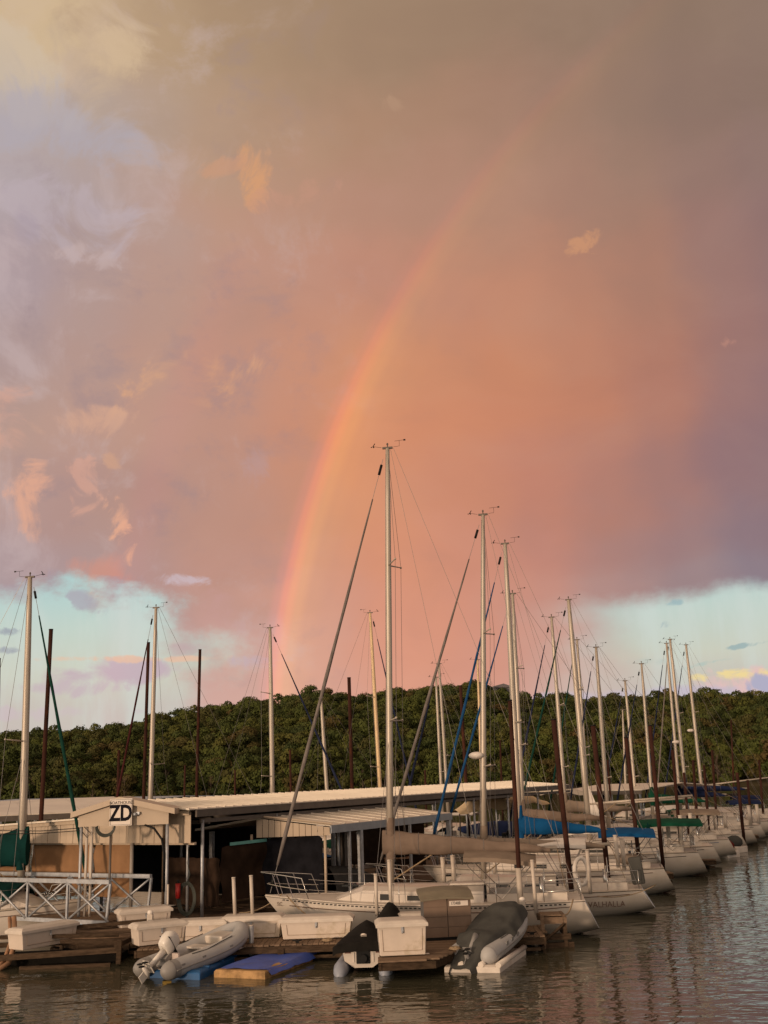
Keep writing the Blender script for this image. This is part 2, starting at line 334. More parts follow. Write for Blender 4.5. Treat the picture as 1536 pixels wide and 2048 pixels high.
# ------------------------------------------------------------------ mesh builder
class MB:
    def __init__(s): s.v = []; s.f = []; s.sm = []
    def add(s, vs, fs, smooth=False):
        o = len(s.v); s.v += [tuple(v) for v in vs]
        for f in fs: s.f.append(tuple(i + o for i in f)); s.sm.append(smooth)
        return s
    def box(s, c, d, rz=0.0, taper=1.0, ry=0.0):
        hx, hy, hz = d[0] / 2, d[1] / 2, d[2] / 2
        vs = []
        M_ = Matrix.Rotation(rz, 3, 'Z') @ Matrix.Rotation(ry, 3, 'Y')
        for z, k in ((-hz, taper), (hz, 1.0)):
            for x, y in ((-hx, -hy), (hx, -hy), (hx, hy), (-hx, hy)):
                vs.append(M_ @ Vector((x * k, y * k, z)) + Vector(c))
        return s.add(vs, [(3, 2, 1, 0), (4, 5, 6, 7), (0, 1, 5, 4), (1, 2, 6, 5), (2, 3, 7, 6), (3, 0, 4, 7)])
    def tube(s, a, b, r0, r1=None, n=6, caps=True):
        return s.path([a, b], [r0, r0 if r1 is None else r1], n, caps)
    def path(s, pts, r, n=6, caps=True, closed=False, squash=1.0):
        pts = [Vector(p) for p in pts]
        rs = r if isinstance(r, (list, tuple)) else [r] * len(pts)
        vs = []; fs = []; m_ = len(pts); prev = None
        for i, p in enumerate(pts):
            if closed: t = pts[(i + 1) % m_] - pts[i - 1]
            else: t = pts[min(i + 1, m_ - 1)] - pts[max(i - 1, 0)]
            if t.length < 1e-9: t = Vector((0, 0, 1))
            t.normalize()
            if prev is None:
                ref = Vector((0, 0, 1)) if abs(t.z) < .9 else Vector((0, 1, 0))
                u = t.cross(ref).normalized()
            else:
                u = (prev - t * prev.dot(t)).normalized()
            prev = u; w = t.cross(u)
            for k in range(n):
                a = 2 * math.pi * k / n
                vs.append(p + (u * math.cos(a) + w * math.sin(a) * squash) * rs[i])
        q = m_ if closed else m_ - 1
        for i in range(q):
            j = (i + 1) % m_
            for k in range(n):
                fs.append((i * n + k, i * n + (k + 1) % n, j * n + (k + 1) % n, j * n + k))
        s.add(vs, fs, n > 4)
        if caps and not closed:
            o = len(s.v) - len(vs)
            s.f.append(tuple(o + k for k in range(n - 1, -1, -1))); s.sm.append(False)
            s.f.append(tuple(o + (m_ - 1) * n + k for k in range(n))); s.sm.append(False)
        return s
    def grid(s, rows, smooth=True, close=False):
        nr, nc = len(rows), len(rows[0]); vs = [v for r_ in rows for v in r_]; fs = []
        for i in range(nr - 1):
            for j in range(nc - 1 + (1 if close else 0)):
                k = (j + 1) % nc
                fs.append((i * nc + j, i * nc + k, (i + 1) * nc + k, (i + 1) * nc + j))
        return s.add(vs, fs, smooth)
    def prism(s, poly, z0, z1):
        n = len(poly); vs = [(p[0], p[1], z0) for p in poly] + [(p[0], p[1], z1) for p in poly]
        fs = [tuple(range(n - 1, -1, -1)), tuple(range(n, 2 * n))] + [(i, (i + 1) % n, n + (i + 1) % n, n + i) for i in range(n)]
        return s.add(vs, fs)
    def ball(s, c, r, n=10, m=6):
        rows = []
        for i in range(m + 1):
            t = math.pi * i / m
            rows.append([(c[0] + r[0] * math.sin(t) * math.cos(2 * math.pi * k / n), c[1] + r[1] * math.sin(t) * math.sin(2 * math.pi * k / n), c[2] + r[2] * math.cos(t)) for k in range(n)])
        return s.grid(rows, True, True)
    def mesh(s, name, m, autos=False):
        me = bpy.data.meshes.new(name); me.from_pydata([tuple(v) for v in s.v], [], s.f)
        me.polygons.foreach_set('use_smooth', s.sm)
        bm = bmesh.new(); bm.from_mesh(me); bmesh.ops.recalc_face_normals(bm, faces=bm.faces); bm.to_mesh(me); bm.free()
        if m: me.materials.append(m)
        return me
    def build(s, name, m, parent=None, label=None, loc=None, rz=None, bevel=0.0):
        o = bpy.data.objects.new(name, s.mesh(name, m)); COL.objects.link(o)
        if parent is not None: o.parent = parent
        if label: o['label'] = label
        if loc is not None: o.location = loc
        if rz is not None: o.rotation_euler = (0, 0, rz)
        if bevel:
            b = o.modifiers.new('bevel', 'BEVEL'); b.width = bevel; b.segments = 2; b.limit_method = 'ANGLE'; b.angle_limit = R(40)
        return o
def thing(name, label, cat, loc=(0, 0, 0), rz=0.0, group=None):
    o = bpy.data.objects.new(name, None); COL.objects.link(o); o.empty_display_size = .2
    o.location = loc; o.rotation_euler = (0, 0, rz); o['label'] = label; o['category'] = cat
    if group: o['group'] = group
    return o
def tag(o, label, cat, group=None):
    o['label'] = label; o['category'] = cat
    if group: o['group'] = group
    return o
def struct(o): o['kind'] = 'structure'; return o
def stuff(o): o['kind'] = 'stuff'; return o
def dup(o, parent=None, loc=None, rz=None):
    c = o.copy(); COL.objects.link(c)
    if parent is not None: c.parent = parent
    if loc is not None: c.location = loc
    if rz is not None: c.rotation_euler = (0, 0, rz)
    return c
def dup_tree(root, loc, rz, label):
    r_ = root.copy(); COL.objects.link(r_); r_.location = loc; r_.rotation_euler = (0, 0, rz); r_['label'] = label
    for ch in list(root.children):
        c = ch.copy(); COL.objects.link(c); c.parent = r_
        for g_ in ch.children:
            d = g_.copy(); COL.objects.link(d); d.parent = c
    return r_
def lettering(txt, size, parent, loc, rot, m=None, name='lettering', sx=1.0, off=0.0):
    cu = bpy.data.curves.new(name, 'FONT'); cu.body = txt; cu.size = size; cu.extrude = 0.002; cu.align_x = 'CENTER'; cu.align_y = 'CENTER'
    cu.materials.append(m or SIGNK); cu.resolution_u = 3
    cu.offset = off
    tmp = bpy.data.objects.new('t', cu); me = bpy.data.meshes.new_from_object(tmp); bpy.data.objects.remove(tmp)
    o = bpy.data.objects.new(name, me); COL.objects.link(o); o.parent = parent; o.location = loc; o.rotation_euler = rot; o.scale = (sx, 1, 1)
    return o
def L2(th_, p):  # world -> local of a thing
    M_ = Matrix.Translation(th_.location) @ Matrix.Rotation(th_.rotation_euler[2], 4, 'Z')
    return M_.inverted() @ Vector(p)

# ------------------------------------------------------------------ water, shore and wooded hill
wm = bpy.data.materials.new('lake_water'); wm.use_nodes = True; S.nt = wm.node_tree
b = wm.node_tree.nodes['Principled BSDF']
b.inputs['Base Color'].default_value = (0.050, 0.047, 0.030, 1); b.inputs['Roughness'].default_value = 0.05; b.inputs['IOR'].default_value = 1.33
t = wm.node_tree.nodes.new('ShaderNodeTexCoord')
def mp_(sc, rz=0):
    m = wm.node_tree.nodes.new('ShaderNodeMapping'); m.inputs['Scale'].default_value = sc; m.inputs['Rotation'].default_value = (0, 0, rz)
    wm.node_tree.links.new(t.outputs['Object'], m.inputs[0]); return S(m.outputs[0])
sepw = wm.node_tree.nodes.new('ShaderNodeSeparateXYZ'); wm.node_tree.links.new(t.outputs['Object'], sepw.inputs[0])
hgt = noise(mp_((0.9, 1.5, 1), R(-16)), 1.05, 2, .5, .4) * 1.0 + noise(mp_((1.0, 1.7, 1), R(20)), 2.3, 2, .5, .4) * 0.42
calm = smooth(noise(mp_((.09, .16, 1)), 1.0, 3), .35, .65)
# ripples are stronger on the open lake, weaker in the lee of the docks
openw = smooth(S(sepw.outputs[0]) + S(sepw.outputs[1]) * -0.45, -16.0, -8.0)
amp = (0.18 + calm * 0.20) + openw * 0.16
bm_ = wm.node_tree.nodes.new('ShaderNodeBump'); bm_.inputs['Distance'].default_value = 0.075
wm.node_tree.links.new(amp.k, bm_.inputs['Strength']); wm.node_tree.links.new(hgt.k, bm_.inputs['Height']); wm.node_tree.links.new(bm_.outputs[0], b.inputs['Normal'])
water = MB().add([(-2500, -1500, 0), (2500, -1500, 0), (2500, 600, 0), (-2500, 600, 0)], [(0, 1, 2, 3)]).build('water', wm)
struct(water)

RIDGE = [(-900, 1500), (-400, 1490), (0, 1478), (60, 1468), (130, 1468), (200, 1462), (260, 1450), (330, 1436), (400, 1418), (450, 1412), (520, 1402), (560, 1400), (600, 1388), (640, 1385), (700, 1396), (760, 1390), (830, 1384), (900, 1374), (960, 1374), (1010, 1392), (1080, 1398), (1200, 1400), (1300, 1394), (1400, 1388), (1480, 1392), (1536, 1392), (2000, 1392), (2600, 1430)]
RA = [azel(p, q) for p, q in RIDGE]
def ridge_el(a):
    return float(np.interp(a, [x[0] for x in RA], [x[1] for x in RA]))
R0, R1 = 255.0, 420.0
def terrain(x, y):
    r_ = math.hypot(x, y); a = math.atan2(x, y)
    if r_ < R0: return -1.0
    top = CAMP.z + math.tan(ridge_el(a)) * R1 - 8.0
    k = min(1.0, (r_ - R0) / (R1 - R0)); k = k * k * (3 - 2 * k) * .35 + (1 - (1 - k) ** 1.6) * .65
    n_ = mnoise.noise(Vector((x * .012, y * .012, 0))) * 9.0 * k * (1 - k) * 2 + mnoise.noise(Vector((x * .03, y * .03, 4))) * 3.0 * k * (1 - k) * 2
    back = max(0, r_ - R1) * 0.03
    return -0.2 + .6 * min(1, (r_ - R0) / 4) + top * k + n_ - back
rows = []
for i in range(60):
    r_ = R0 - 2 + i * 4.0 if i < 50 else 450 + (i - 49) * 90
    rows.append([(r_ * math.sin(a), r_ * math.cos(a), terrain(r_ * math.sin(a), r_ * math.cos(a))) for a in np.linspace(R(-70), R(70), 141)])
HILLM = mat('hill_soil', (0.055, 0.045, 0.025), .95, var=.3, scale=.05)
hill = struct(MB().grid(rows, True).build('hill', HILLM))

# leaf material: tree to tree tint from the object's random value
lm = bpy.data.materials.new('foliage'); lm.use_nodes = True; S.nt = lm.node_tree
b = lm.node_tree.nodes['Principled BSDF']; b.inputs['Roughness'].default_value = .8; b.inputs['Specular IOR Level'].default_value = .15
oi = lm.node_tree.nodes.new('ShaderNodeObjectInfo')
lc = ramp(S(oi.outputs['Random']), [(0, (.032, .042, .012)), (.25, (.046, .058, .014)), (.5, (.062, .072, .015)), (.68, (.070, .068, .016)), (.8, (.036, .044, .013)), (.93, (.056, .052, .015)), (1.0, (.072, .048, .016))])
tl = lm.node_tree.nodes.new('ShaderNodeTexCoord'); nl = noise(S(tl.outputs['Object']), .9, 3)
hs = lm.node_tree.nodes.new('ShaderNodeHueSaturation'); lm.node_tree.links.new(lc.k, hs.inputs['Color']); lm.node_tree.links.new((nl * .8 + .62).k, hs.inputs['Value'])
lm.node_tree.links.new(hs.outputs[0], b.inputs['Base Color'])

def crown_mesh(seed, n_lobe=13, per=130, rad=3.0, hh=7.5, leaf=.30):
    rg = np.random.RandomState(seed); V = []; Fc = []
    for l in range(n_lobe):
        a = rg.uniform(0, 2 * math.pi); q = rg.uniform(0, 1); zz = 2.4 + (hh - 3.2) * rg.uniform(0, 1) ** .8
        rr = rad * (0.75 * math.sin(math.pi * min(1, (zz - 1.2) / (hh - 1.0))) ** .6) * math.sqrt(q)
        c = np.array([rr * math.cos(a), rr * math.sin(a), zz]); lr = rg.uniform(1.2, 2.1)
        for k in range(per):
            d = rg.normal(size=3); d /= np.linalg.norm(d); d[2] = abs(d[2]) * .9 - .25 if rg.rand() < .75 else d[2]
            p = c + d * lr * rg.uniform(.84, 1.05) * np.array([1, 1, .75])
            nrm = d + rg.normal(size=3) * .28; nrm /= np.linalg.norm(nrm)
            u = np.cross(nrm, rg.normal(size=3)); u /= np.linalg.norm(u); w = np.cross(nrm, u); s_ = leaf * rg.uniform(.6, 1.35)
            o = len(V); V += [tuple(p + u * s_ * .6), tuple(p + w * s_), tuple(p - u * s_ * .6), tuple(p - w * s_ * .8)]; Fc.append((o, o + 1, o + 2, o + 3))
    return V, Fc
def trunk_mb(seed, hh=6.5):
    rg = random.Random(seed); m = MB(); m.path([(0, 0, -1), (.1, 0, 1.6), (.0, .1, hh * .6), (.1, .1, hh)], [.2, .16, .10, .03], 5)
    for k in range(5):
        a = rg.uniform(0, 6.28); z = rg.uniform(1.8, hh * .7); l = rg.uniform(1.2, 2.4)
        m.path([(0, 0, z), (math.cos(a) * l * .5, math.sin(a) * l * .5, z + l * .5), (math.cos(a) * l, math.sin(a) * l, z + l)], [.08, .05, .02], 4)
    return m
PROT = []
for sdd in range(6):
    V, Fc = crown_mesh(sdd * 11 + 3, hh=7.0 + sdd % 3)
    me = bpy.data.meshes.new('crown'); me.from_pydata(V, [], Fc); me.materials.append(lm); PROT.append(me)
TRK = trunk_mb(5).mesh('trunk', BARK)
bare = MB()
rb = random.Random(3)
bare.path([(0, 0, -1), (.05, 0, 3), (.0, .1, 7.5)], [.16, .11, .03], 5)
for k in range(22):
    a = rb.uniform(0, 6.28); z = rb.uniform(1.2, 6.6); l = rb.uniform(.8, 2.3) * (1 - z / 12)
    e1 = (math.cos(a) * l * .5, math.sin(a) * l * .5, z + l * .45); e2 = (math.cos(a) * l, math.sin(a) * l, z + l * 1.1)
    bare.path([(0, 0, z), e1, e2], [.05, .035, .012], 3)
    bare.path([e1, (e1[0] + rb.uniform(-.5, .5), e1[1] + rb.uniform(-.5, .5), e1[2] + l * .7)], [.025, .01], 3)
BARKG = mat('grey_bare_wood', (0.095, 0.07, 0.052), .9, var=.2)
BARE = bare.mesh('bare_tree_mesh', BARKG)

def scatter(name, protos, pts, label):
    """one object of many trees: points carrying scale, turn and pick, instanced through geometry nodes"""
    me = bpy.data.meshes.new(name); me.from_pydata([p[:3] for p in pts], [], [])
    for an, k in (('sc', 3), ('rz', 4), ('pick', 5)):
        at_ = me.attributes.new(an, 'INT' if an == 'pick' else 'FLOAT', 'POINT'); at_.data.foreach_set('value', [p[k] for p in pts])
    o = bpy.data.objects.new(name, me); COL.objects.link(o)
    c = bpy.data.collections.new(name + '_kinds')
    for i, pm in enumerate(protos):
        q = bpy.data.objects.new('%s_kind_%d' % (name, i), pm); c.objects.link(q)
    ng = bpy.data.node_groups.new(name, 'GeometryNodeTree'); ng.interface.new_socket('Geometry', in_out='INPUT', socket_type='NodeSocketGeometry'); ng.interface.new_socket('Geometry', in_out='OUTPUT', socket_type='NodeSocketGeometry')
    N = ng.nodes; gi = N.new('NodeGroupInput'); go = N.new('NodeGroupOutput'); ci = N.new('GeometryNodeCollectionInfo'); ip = N.new('GeometryNodeInstanceOnPoints')
    ci.inputs['Collection'].default_value = c; ci.inputs['Separate Children'].default_value = True; ci.inputs['Reset Children'].default_value = True
    ip.inputs['Pick Instance'].default_value = True
    def na(nm, ty):
        q = N.new('GeometryNodeInputNamedAttribute'); q.data_type = ty; q.inputs['Name'].default_value = nm; return q.outputs['Attribute']
    cx = N.new('ShaderNodeCombineXYZ'); ng.links.new(na('rz', 'FLOAT'), cx.inputs[2])
    ng.links.new(gi.outputs[0], ip.inputs['Points']); ng.links.new(ci.outputs[0], ip.inputs['Instance'])
    ng.links.new(na('pick', 'INT'), ip.inputs['Instance Index']); ng.links.new(cx.outputs[0], ip.inputs['Rotation']); ng.links.new(na('sc', 'FLOAT'), ip.inputs['Scale'])
    ng.links.new(ip.outputs[0], go.inputs[0])
    md = o.modifiers.new('scatter', 'NODES'); md.node_group = ng
    o['label'] = label; stuff(o); return o
pts = []; rt = random.Random(21)
r_ = R0 + 3
while r_ < R1 + 14:
    step = 2.7 + (r_ - R0) * .003; a = R(-28)
    while a < R(28):
        aa = a + rt.uniform(-.4, .4) * step / r_; rr = r_ + rt.uniform(-1.8, 1.8); x, y = rr * math.sin(aa), rr * math.cos(aa)
        pts.append((x, y, terrain(x, y) - .6 - 1.0 * rt.random(), rt.choice([.5, .6, .7, .75, .85, 1.15]) * rt.uniform(.88, 1.12), rt.uniform(0, 6.28), rt.randrange(6)))
        a += step / r_
    r_ += step * .95
forest = scatter('hillside_forest', PROT, pts, 'dark green and rust tinged wood covering the hill across the lake'); forest['category'] = 'forest'
bp = []
for k in range(120):
    a = R(rt.uniform(-24, 24)); rr = R0 + rt.uniform(-1, 9); x, y = rr * math.sin(a), rr * math.cos(a)
    bp.append((x, y, terrain(x, y), rt.uniform(.5, .95), rt.uniform(0, 6.28), 0))
bs = scatter('bare_shore_trees', [BARE], bp, 'leafless grey saplings along the foot of the wooded hill'); bs['category'] = 'saplings'
# crowns that stand out on the skyline are trees of their own
for px, rr, s_, pk, lab in [
    (372, 418, .95, 0, 'small rounded tree rising where the left slope of the hill starts to climb'),
    (612, 416, 1.2, 1, 'broad tree on the hilltop just above the foot of the rainbow'),
    (655, 418, 1.15, 2, 'rounded tree on the crest between the rainbow and the short rusty pile'),
    (745, 416, 1.2, 4, 'dense tree on the crest beside the tallest mast'),
    (838, 414, 1.05, 5, 'thin topped tree on the crest right of the tallest mast'),
    (905, 416, 1.35, 1, 'highest tree of the hill, left of the grey hilltop house'),
    (950, 416, 1.35, 3, 'round dark tree right beside the grey hilltop house'),
    (1108, 418, 1.0, 2, 'low tree on the flat skyline under the tallest right hand masts'),
    (1395, 418, 1.0, 0, 'low round tree on the crest under the pink cumulus'),
    (1425, 414, 1.45, 4, 'big domed tree standing above the skyline at the right edge'),
    (1500, 418, 1.1, 5, 'last tree of the skyline at the right border')]:
    a = azel(px, 1390)[0]; x, y = rr * math.sin(a), rr * math.cos(a)
    t_ = thing('hill_tree', lab, 'tree', (x, y, terrain(x, y) - .3), rt.uniform(0, 6), 'trees on the skyline of the hill'); t_.scale = (s_ * .82,) * 3
    for nm, me in (('crown', PROT[pk]), ('trunk', TRK)):
        o = bpy.data.objects.new(nm, me); COL.objects.link(o); o.parent = t_
# house on the crest
a = azel(985, 1390)[0]; hx, hy = 408 * math.sin(a), 408 * math.cos(a); hz = CAMP.z + math.tan(azel(985, 1394)[1]) * 408
hs_ = thing('hilltop_house', 'grey house with shallow gabled roofs peering over the trees on the crest', 'house', (hx, hy, hz - 2.6), .25)
MB().box((0, 0, 2.2), (15, 9, 6.8)).build('wall', mat('house_grey', (.20, .19, .19), .8), hs_)
rf = MB()
for cx, w_, z0 in ((-4.6, 7.4, 5.6), (2.8, 9.4, 5.7)):
    rf.add([(cx - w_ / 2, -5.2, z0), (cx + w_ / 2, -5.2, z0), (cx, -5.2, z0 + 1.5), (cx - w_ / 2, 5.2, z0), (cx + w_ / 2, 5.2, z0), (cx, 5.2, z0 + 1.5)], [(0, 1, 2), (5, 4, 3), (0, 2, 5, 3), (1, 4, 5, 2), (0, 3, 4, 1)])
rf.build('roof', mat('house_roof', (.14, .13, .14), .8), hs_)

# ------------------------------------------------------------------ boathouse on the pier
AX = Vector((0.50, 0.866, 0)); PX = Vector((0.866, -0.50, 0))   # along the pier, across the pier
RZ_AX = math.atan2(AX.y, AX.x)
DZ = 0.45
def ZC(z): return .94 * z - .10

def frame_thing(name, label, cat, origin, axis, group=None):
    return thing(name, label, cat, origin, math.atan2(axis.y, axis.x), group)

def wood_deck(name, label, corners, z, plank_dir, plank_w=0.145, as_stuff=False, maxp=280, skirt=True, cat='dock', floats=True, low=True):
    """deck polygon (world xy, convex) laid with planks that run along plank_dir, on beams and dark floats"""
    o = Vector((sum(c[0] for c in corners) / len(corners), sum(c[1] for c in corners) / len(corners), 0))
    t_ = thing(name, label, cat, o)
    loc = [(Vector((c[0], c[1], 0)) - o) for c in corners]
    d = Vector((plank_dir[0], plank_dir[1], 0)).normalized(); q = Vector((-d.y, d.x, 0))
    qs = [p.dot(q) for p in loc]; a0, a1 = min(qs), max(qs); n = int((a1 - a0) / plank_w)
    rg = random.Random(len(label)); big = MB(); cnt = 0; cache = {}
    for i in range(n):
        s_ = a0 + (i + .5) * plank_w; hit = []
        for k in range(len(loc)):
            p0, p1 = loc[k], loc[(k + 1) % len(loc)]; u, v = p0.dot(q) - s_, p1.dot(q) - s_
            if (u <= 0 < v) or (v <= 0 < u): hit.append((p0 + (p1 - p0) * (u / (u - v))).dot(d))
        if len(hit) < 2: continue
        b0, b1 = min(hit), max(hit); ln = b1 - b0 + rg.uniform(0, .05)
        if ln < .1: continue
        c = d * ((b0 + b1) / 2) + q * s_; zz = z - .02 + rg.uniform(-.004, .004)
        if as_stuff: big.box((c.x, c.y, zz), (ln, plank_w - .012, .04), math.atan2(d.y, d.x))
        else:
            key = round(ln, 1)
            if key not in cache: cache[key] = MB().box((0, 0, 0), (key + .04, plank_w - .012, .04)).mesh('plank', PLANK)
            p_ = bpy.data.objects.new('plank', cache[key]); COL.objects.link(p_); p_.parent = t_
            p_.location = (c.x, c.y, zz); p_.rotation_euler = (0, 0, math.atan2(d.y, d.x) + rg.uniform(-.004, .004)); cnt += 1
    if as_stuff:
        st_ = big.build('planks', PLANK, t_); stuff(st_)
    bm2 = MB(); fl = MB()
    for k in range(len(loc)):
        p0, p1 = loc[k], loc[(k + 1) % len(loc)]; e = (p1 - p0); l = e.length; e.normalize(); nrm = Vector((e.y, -e.x, 0))
        mid = (p0 + p1) / 2 - nrm * .04
        bm2.box((mid.x, mid.y, z - .14), (l, .05, .17), math.atan2(e.y, e.x))
        if low: bm2.box((mid.x - nrm.x * .05, mid.y - nrm.y * .05, z - .34), (l - .3, .09, .08), math.atan2(e.y, e.x))
        for j in range(int(l / 1.5) if low else 0):
            c = p0 + e * (j + .5) * l / max(1, int(l / 1.5)) - nrm * .005
            bm2.box((c.x, c.y, z - .24), (.16, .06, .26), math.atan2(e.y, e.x))
    bm2.build('edge_beam', TIMB, t_)
    if floats:
        cen = [p * .93 for p in loc]
        fl.prism([(p.x, p.y) for p in cen], -.25, z - .30).build('float', BLACKW, t_)
    return t_

# pier between the two boathouses
pier = wood_deck('pier', 'long brown plank pier running back between the two boathouses', [(-1.2, 37.4), (1.7, 47), (5.2, 58), (0, 61), (-8.2, 39.0)], DZ, (PX.x, PX.y), as_stuff=True)
pier1 = wood_deck('pier', 'brown plank landing under the sign gable at the foot of the gangway', [(-10.3, 32.7), (-9.0, 31.42), (-6.3, 31.42), (-4.6, 38.1), (-8.2, 38.9)], DZ - .004, (PX.x, PX.y))

# --- boathouse A : gable end with siding skirt towards the camera, long roof running away
bh = frame_thing('boathouse', 'long open boathouse with beige siding skirt and pale sheet roof behind the ZD sign', 'boathouse', Vector((-6.45, 34.6, 0)), AX)
# local axes: x = along pier (away), y = to the left (because y_local = left of x)
LEN = 34.0
prof = [(0.0, 3.85), (3.3, 4.14), (4.5, 3.62), (14.5, 3.18)]     # (distance to the left, height)
pw = 0.9; npan = int(LEN / pw)
for s_ in range(3):
    (y0, z0), (y1, z1) = prof[s_], prof[s_ + 1]
    pm = MB(); L_ = math.hypot(y1 - y0, z1 - z0); ang = math.atan2(z1 - z0, y1 - y0)
    vs = [(0.005, y0 - (0.12 if s_ == 0 else 0), z0), (pw - .005, y0 - (0.12 if s_ == 0 else 0), z0), (pw - .005, y1, z1), (0.005, y1, z1)]
    pm.add(vs + [(v[0], v[1], v[2] - .03) for v in vs], [(0, 1, 2, 3), (7, 6, 5, 4), (0, 4, 5, 1), (1, 5, 6, 2), (2, 6, 7, 3), (3, 7, 4, 0)])
    for rx in (0.03, pw / 2):
        vs = [(rx - .02, y0 - .1, z0 + .002), (rx + .02, y0 - .1, z0 + .002), (rx + .02, y1, z1 + .002), (rx - .02, y1, z1 + .002)]
        pm.add([*vs, *[(v[0], v[1], v[2] + .03) for v in vs]], [(4, 5, 6, 7), (0, 1, 5, 4), (1, 2, 6, 5), (3, 0, 4, 7)])
    me = pm.mesh('roof_sheet', ROOFM)
    for i in range(npan if s_ == 0 else (npan if s_ == 1 else 9)):
        o = bpy.data.objects.new('roof_sheet', me); COL.objects.link(o); o.parent = bh; o.location = (i * pw - .25, 0, 0)
# eave fascia, truss chords and posts
m = MB(); m.box((LEN / 2, -.06, ZC(4.05)), (LEN - .3, .08, .22)); m.build('eave_fascia', DFASC, bh)
m = MB()
for i in range(9):
    x = 1.0 + i * 4.0
    m.box((x, 2.4, 3.4), (.10, 4.6, .12)); m.box((x, 3.3, 3.7), (.08, .08, .5))
    m.path([(x, 0.1, 3.6), (x, 3.3, 3.98)], .05, 4)
for y in (0.05, 3.3, 4.4): m.box((LEN / 2, y, 3.46), (LEN - 1, .07, .12))
m.build('roof_frame', DFASC, bh)
pme = MB().tube((0, 0, DZ), (0, 0, 3.5), .055, n=8).mesh('post', STEEL)
for i in range(9):
    for y in (0.05, 4.4):
        o = bpy.data.objects.new('post', pme); COL.objects.link(o); o.parent = bh; o.location = (.6 + i * 4.0, y, 0)
# siding skirt of the gable end: single boards between sloping top edge and level bottom
nb = 46; bw = 14.0 / nb
def topz(y): return np.interp(y, [0, 4.5, 14.5], [3.76, 3.55, 3.12])
for i in range(nb):
    y0 = i * bw + .006; y1 = (i + 1) * bw - .006; m = MB(); th_ = .02; off = .008 if i % 2 else 0
    vs = [(-.03 - off, y0, ZC(3.10)), (-.03 - off, y1, ZC(3.10)), (-.03 - off, y1, topz(y1)), (-.03 - off, y0, topz(y0))]
    m.add(vs + [(v[0] + th_, v[1], v[2]) for v in vs], [(0, 1, 2, 3), (7, 6, 5, 4), (0, 4, 5, 1), (1, 5, 6, 2), (2, 6, 7, 3), (3, 7, 4, 0)])
    m.build('siding_board', SIDM, bh)
m = MB()
for s_ in range(3):
    (y0, z0), (y1, z1) = ((0, 3.80), (4.5, 3.60), (9.5, 3.39), (14.5, 3.17))[s_:s_ + 2]; m.add([(-.12, y0, z0 + .02), (-.12, y1, z1 + .02), (-.12, y1, z1 - .13), (-.12, y0, z0 - .13), (-.06, y0, z0 + .02), (-.06, y1, z1 + .02), (-.06, y1, z1 - .13), (-.06, y0, z0 - .13)], [(0, 1, 2, 3), (7, 6, 5, 4), (0, 4, 5, 1), (3, 2, 6, 7)])
m.build('gable_trim', SIDM, bh)
# tan tarps hung under the skirt, one sheet per bay, and the dark sheets further in
def tarp(parent, p0, p1, z0, z1, m_, sag=.05, seed=1, nm='tarp', bell=.05):
    p0, p1 = Vector(p0), Vector(p1); d = p1 - p0; nrm = Vector((-d.y, d.x, 0)).normalized(); rows = []
    nx, nz = 22, 12
    for j in range(nz + 1):
        v = j / nz; row = []
        for i in range(nx + 1):
            u = i / nx; zt = z1 - sag * (abs(math.sin(u * math.pi * 5)) ** .5 - 1) * -1
            w = mnoise.noise(Vector((u * 3 + seed * 7, v * 2.5 - u * 1.6, seed))) * .16 + mnoise.noise(Vector((u * 9 + seed, v * 3 - u * 4, seed * 3))) * .04
            q = p0 + d * u + nrm * (w * (1 - abs(2 * v - 1) ** 4) + bell * math.sin(v * 3.14))
            row.append((q.x, q.y, z0 + (zt - z0) * v + (mnoise.noise(Vector((u * 4, seed, 0))) * .05 if j == 0 else 0)))
        rows.append(row)
    return MB().grid(rows, True).build(nm, m_, parent)
for i, (ya, yb) in enumerate([(2.7, 4.4), (4.5, 7.4), (7.5, 10.3), (10.4, 13.8)]):
    tarp(bh, (.25, ya, 0), (.25, yb, 0), 1.1, 2.77, TARP, seed=i + 2)
m = MB().box((.2, 7, 2.79), (.1, 14, .08)); m.build('tarp_rail', SIDM, bh)
for y in (2.6, 4.45, 7.45, 10.35, 13.9): MB().tube((.1, y, DZ), (.1, y, 2.83), .06, n=8).build('post', PVC, bh)
tarp(bh, (1.6, .15, 0), (1.6, 2.5, 0), .75, 2.25, TARPB, seed=9, nm='dark_sheet')
tarp(bh, (1.7, .15, 0), (6.2, .15, 0), .85, 2.6, TARPB, seed=11, nm='dark_sheet')
tarp(bh, (7.5, .3, 0), (7.5, 10, 0), .4, 3.6, TARPD, seed=12, nm='dark_sheet')  # black sheet across the bay, standing in for the shade of the interior
tarp(bh, (16, .3, 0), (16, 5, 0), .8, 3.0, TARPB, seed=13, nm='dark_sheet')
MB().box((3.8, .12, 2.64), (3.4, .03, .10)).build('light_strip', mat('teal_tube', (.12, .35, .33), .5), bh)

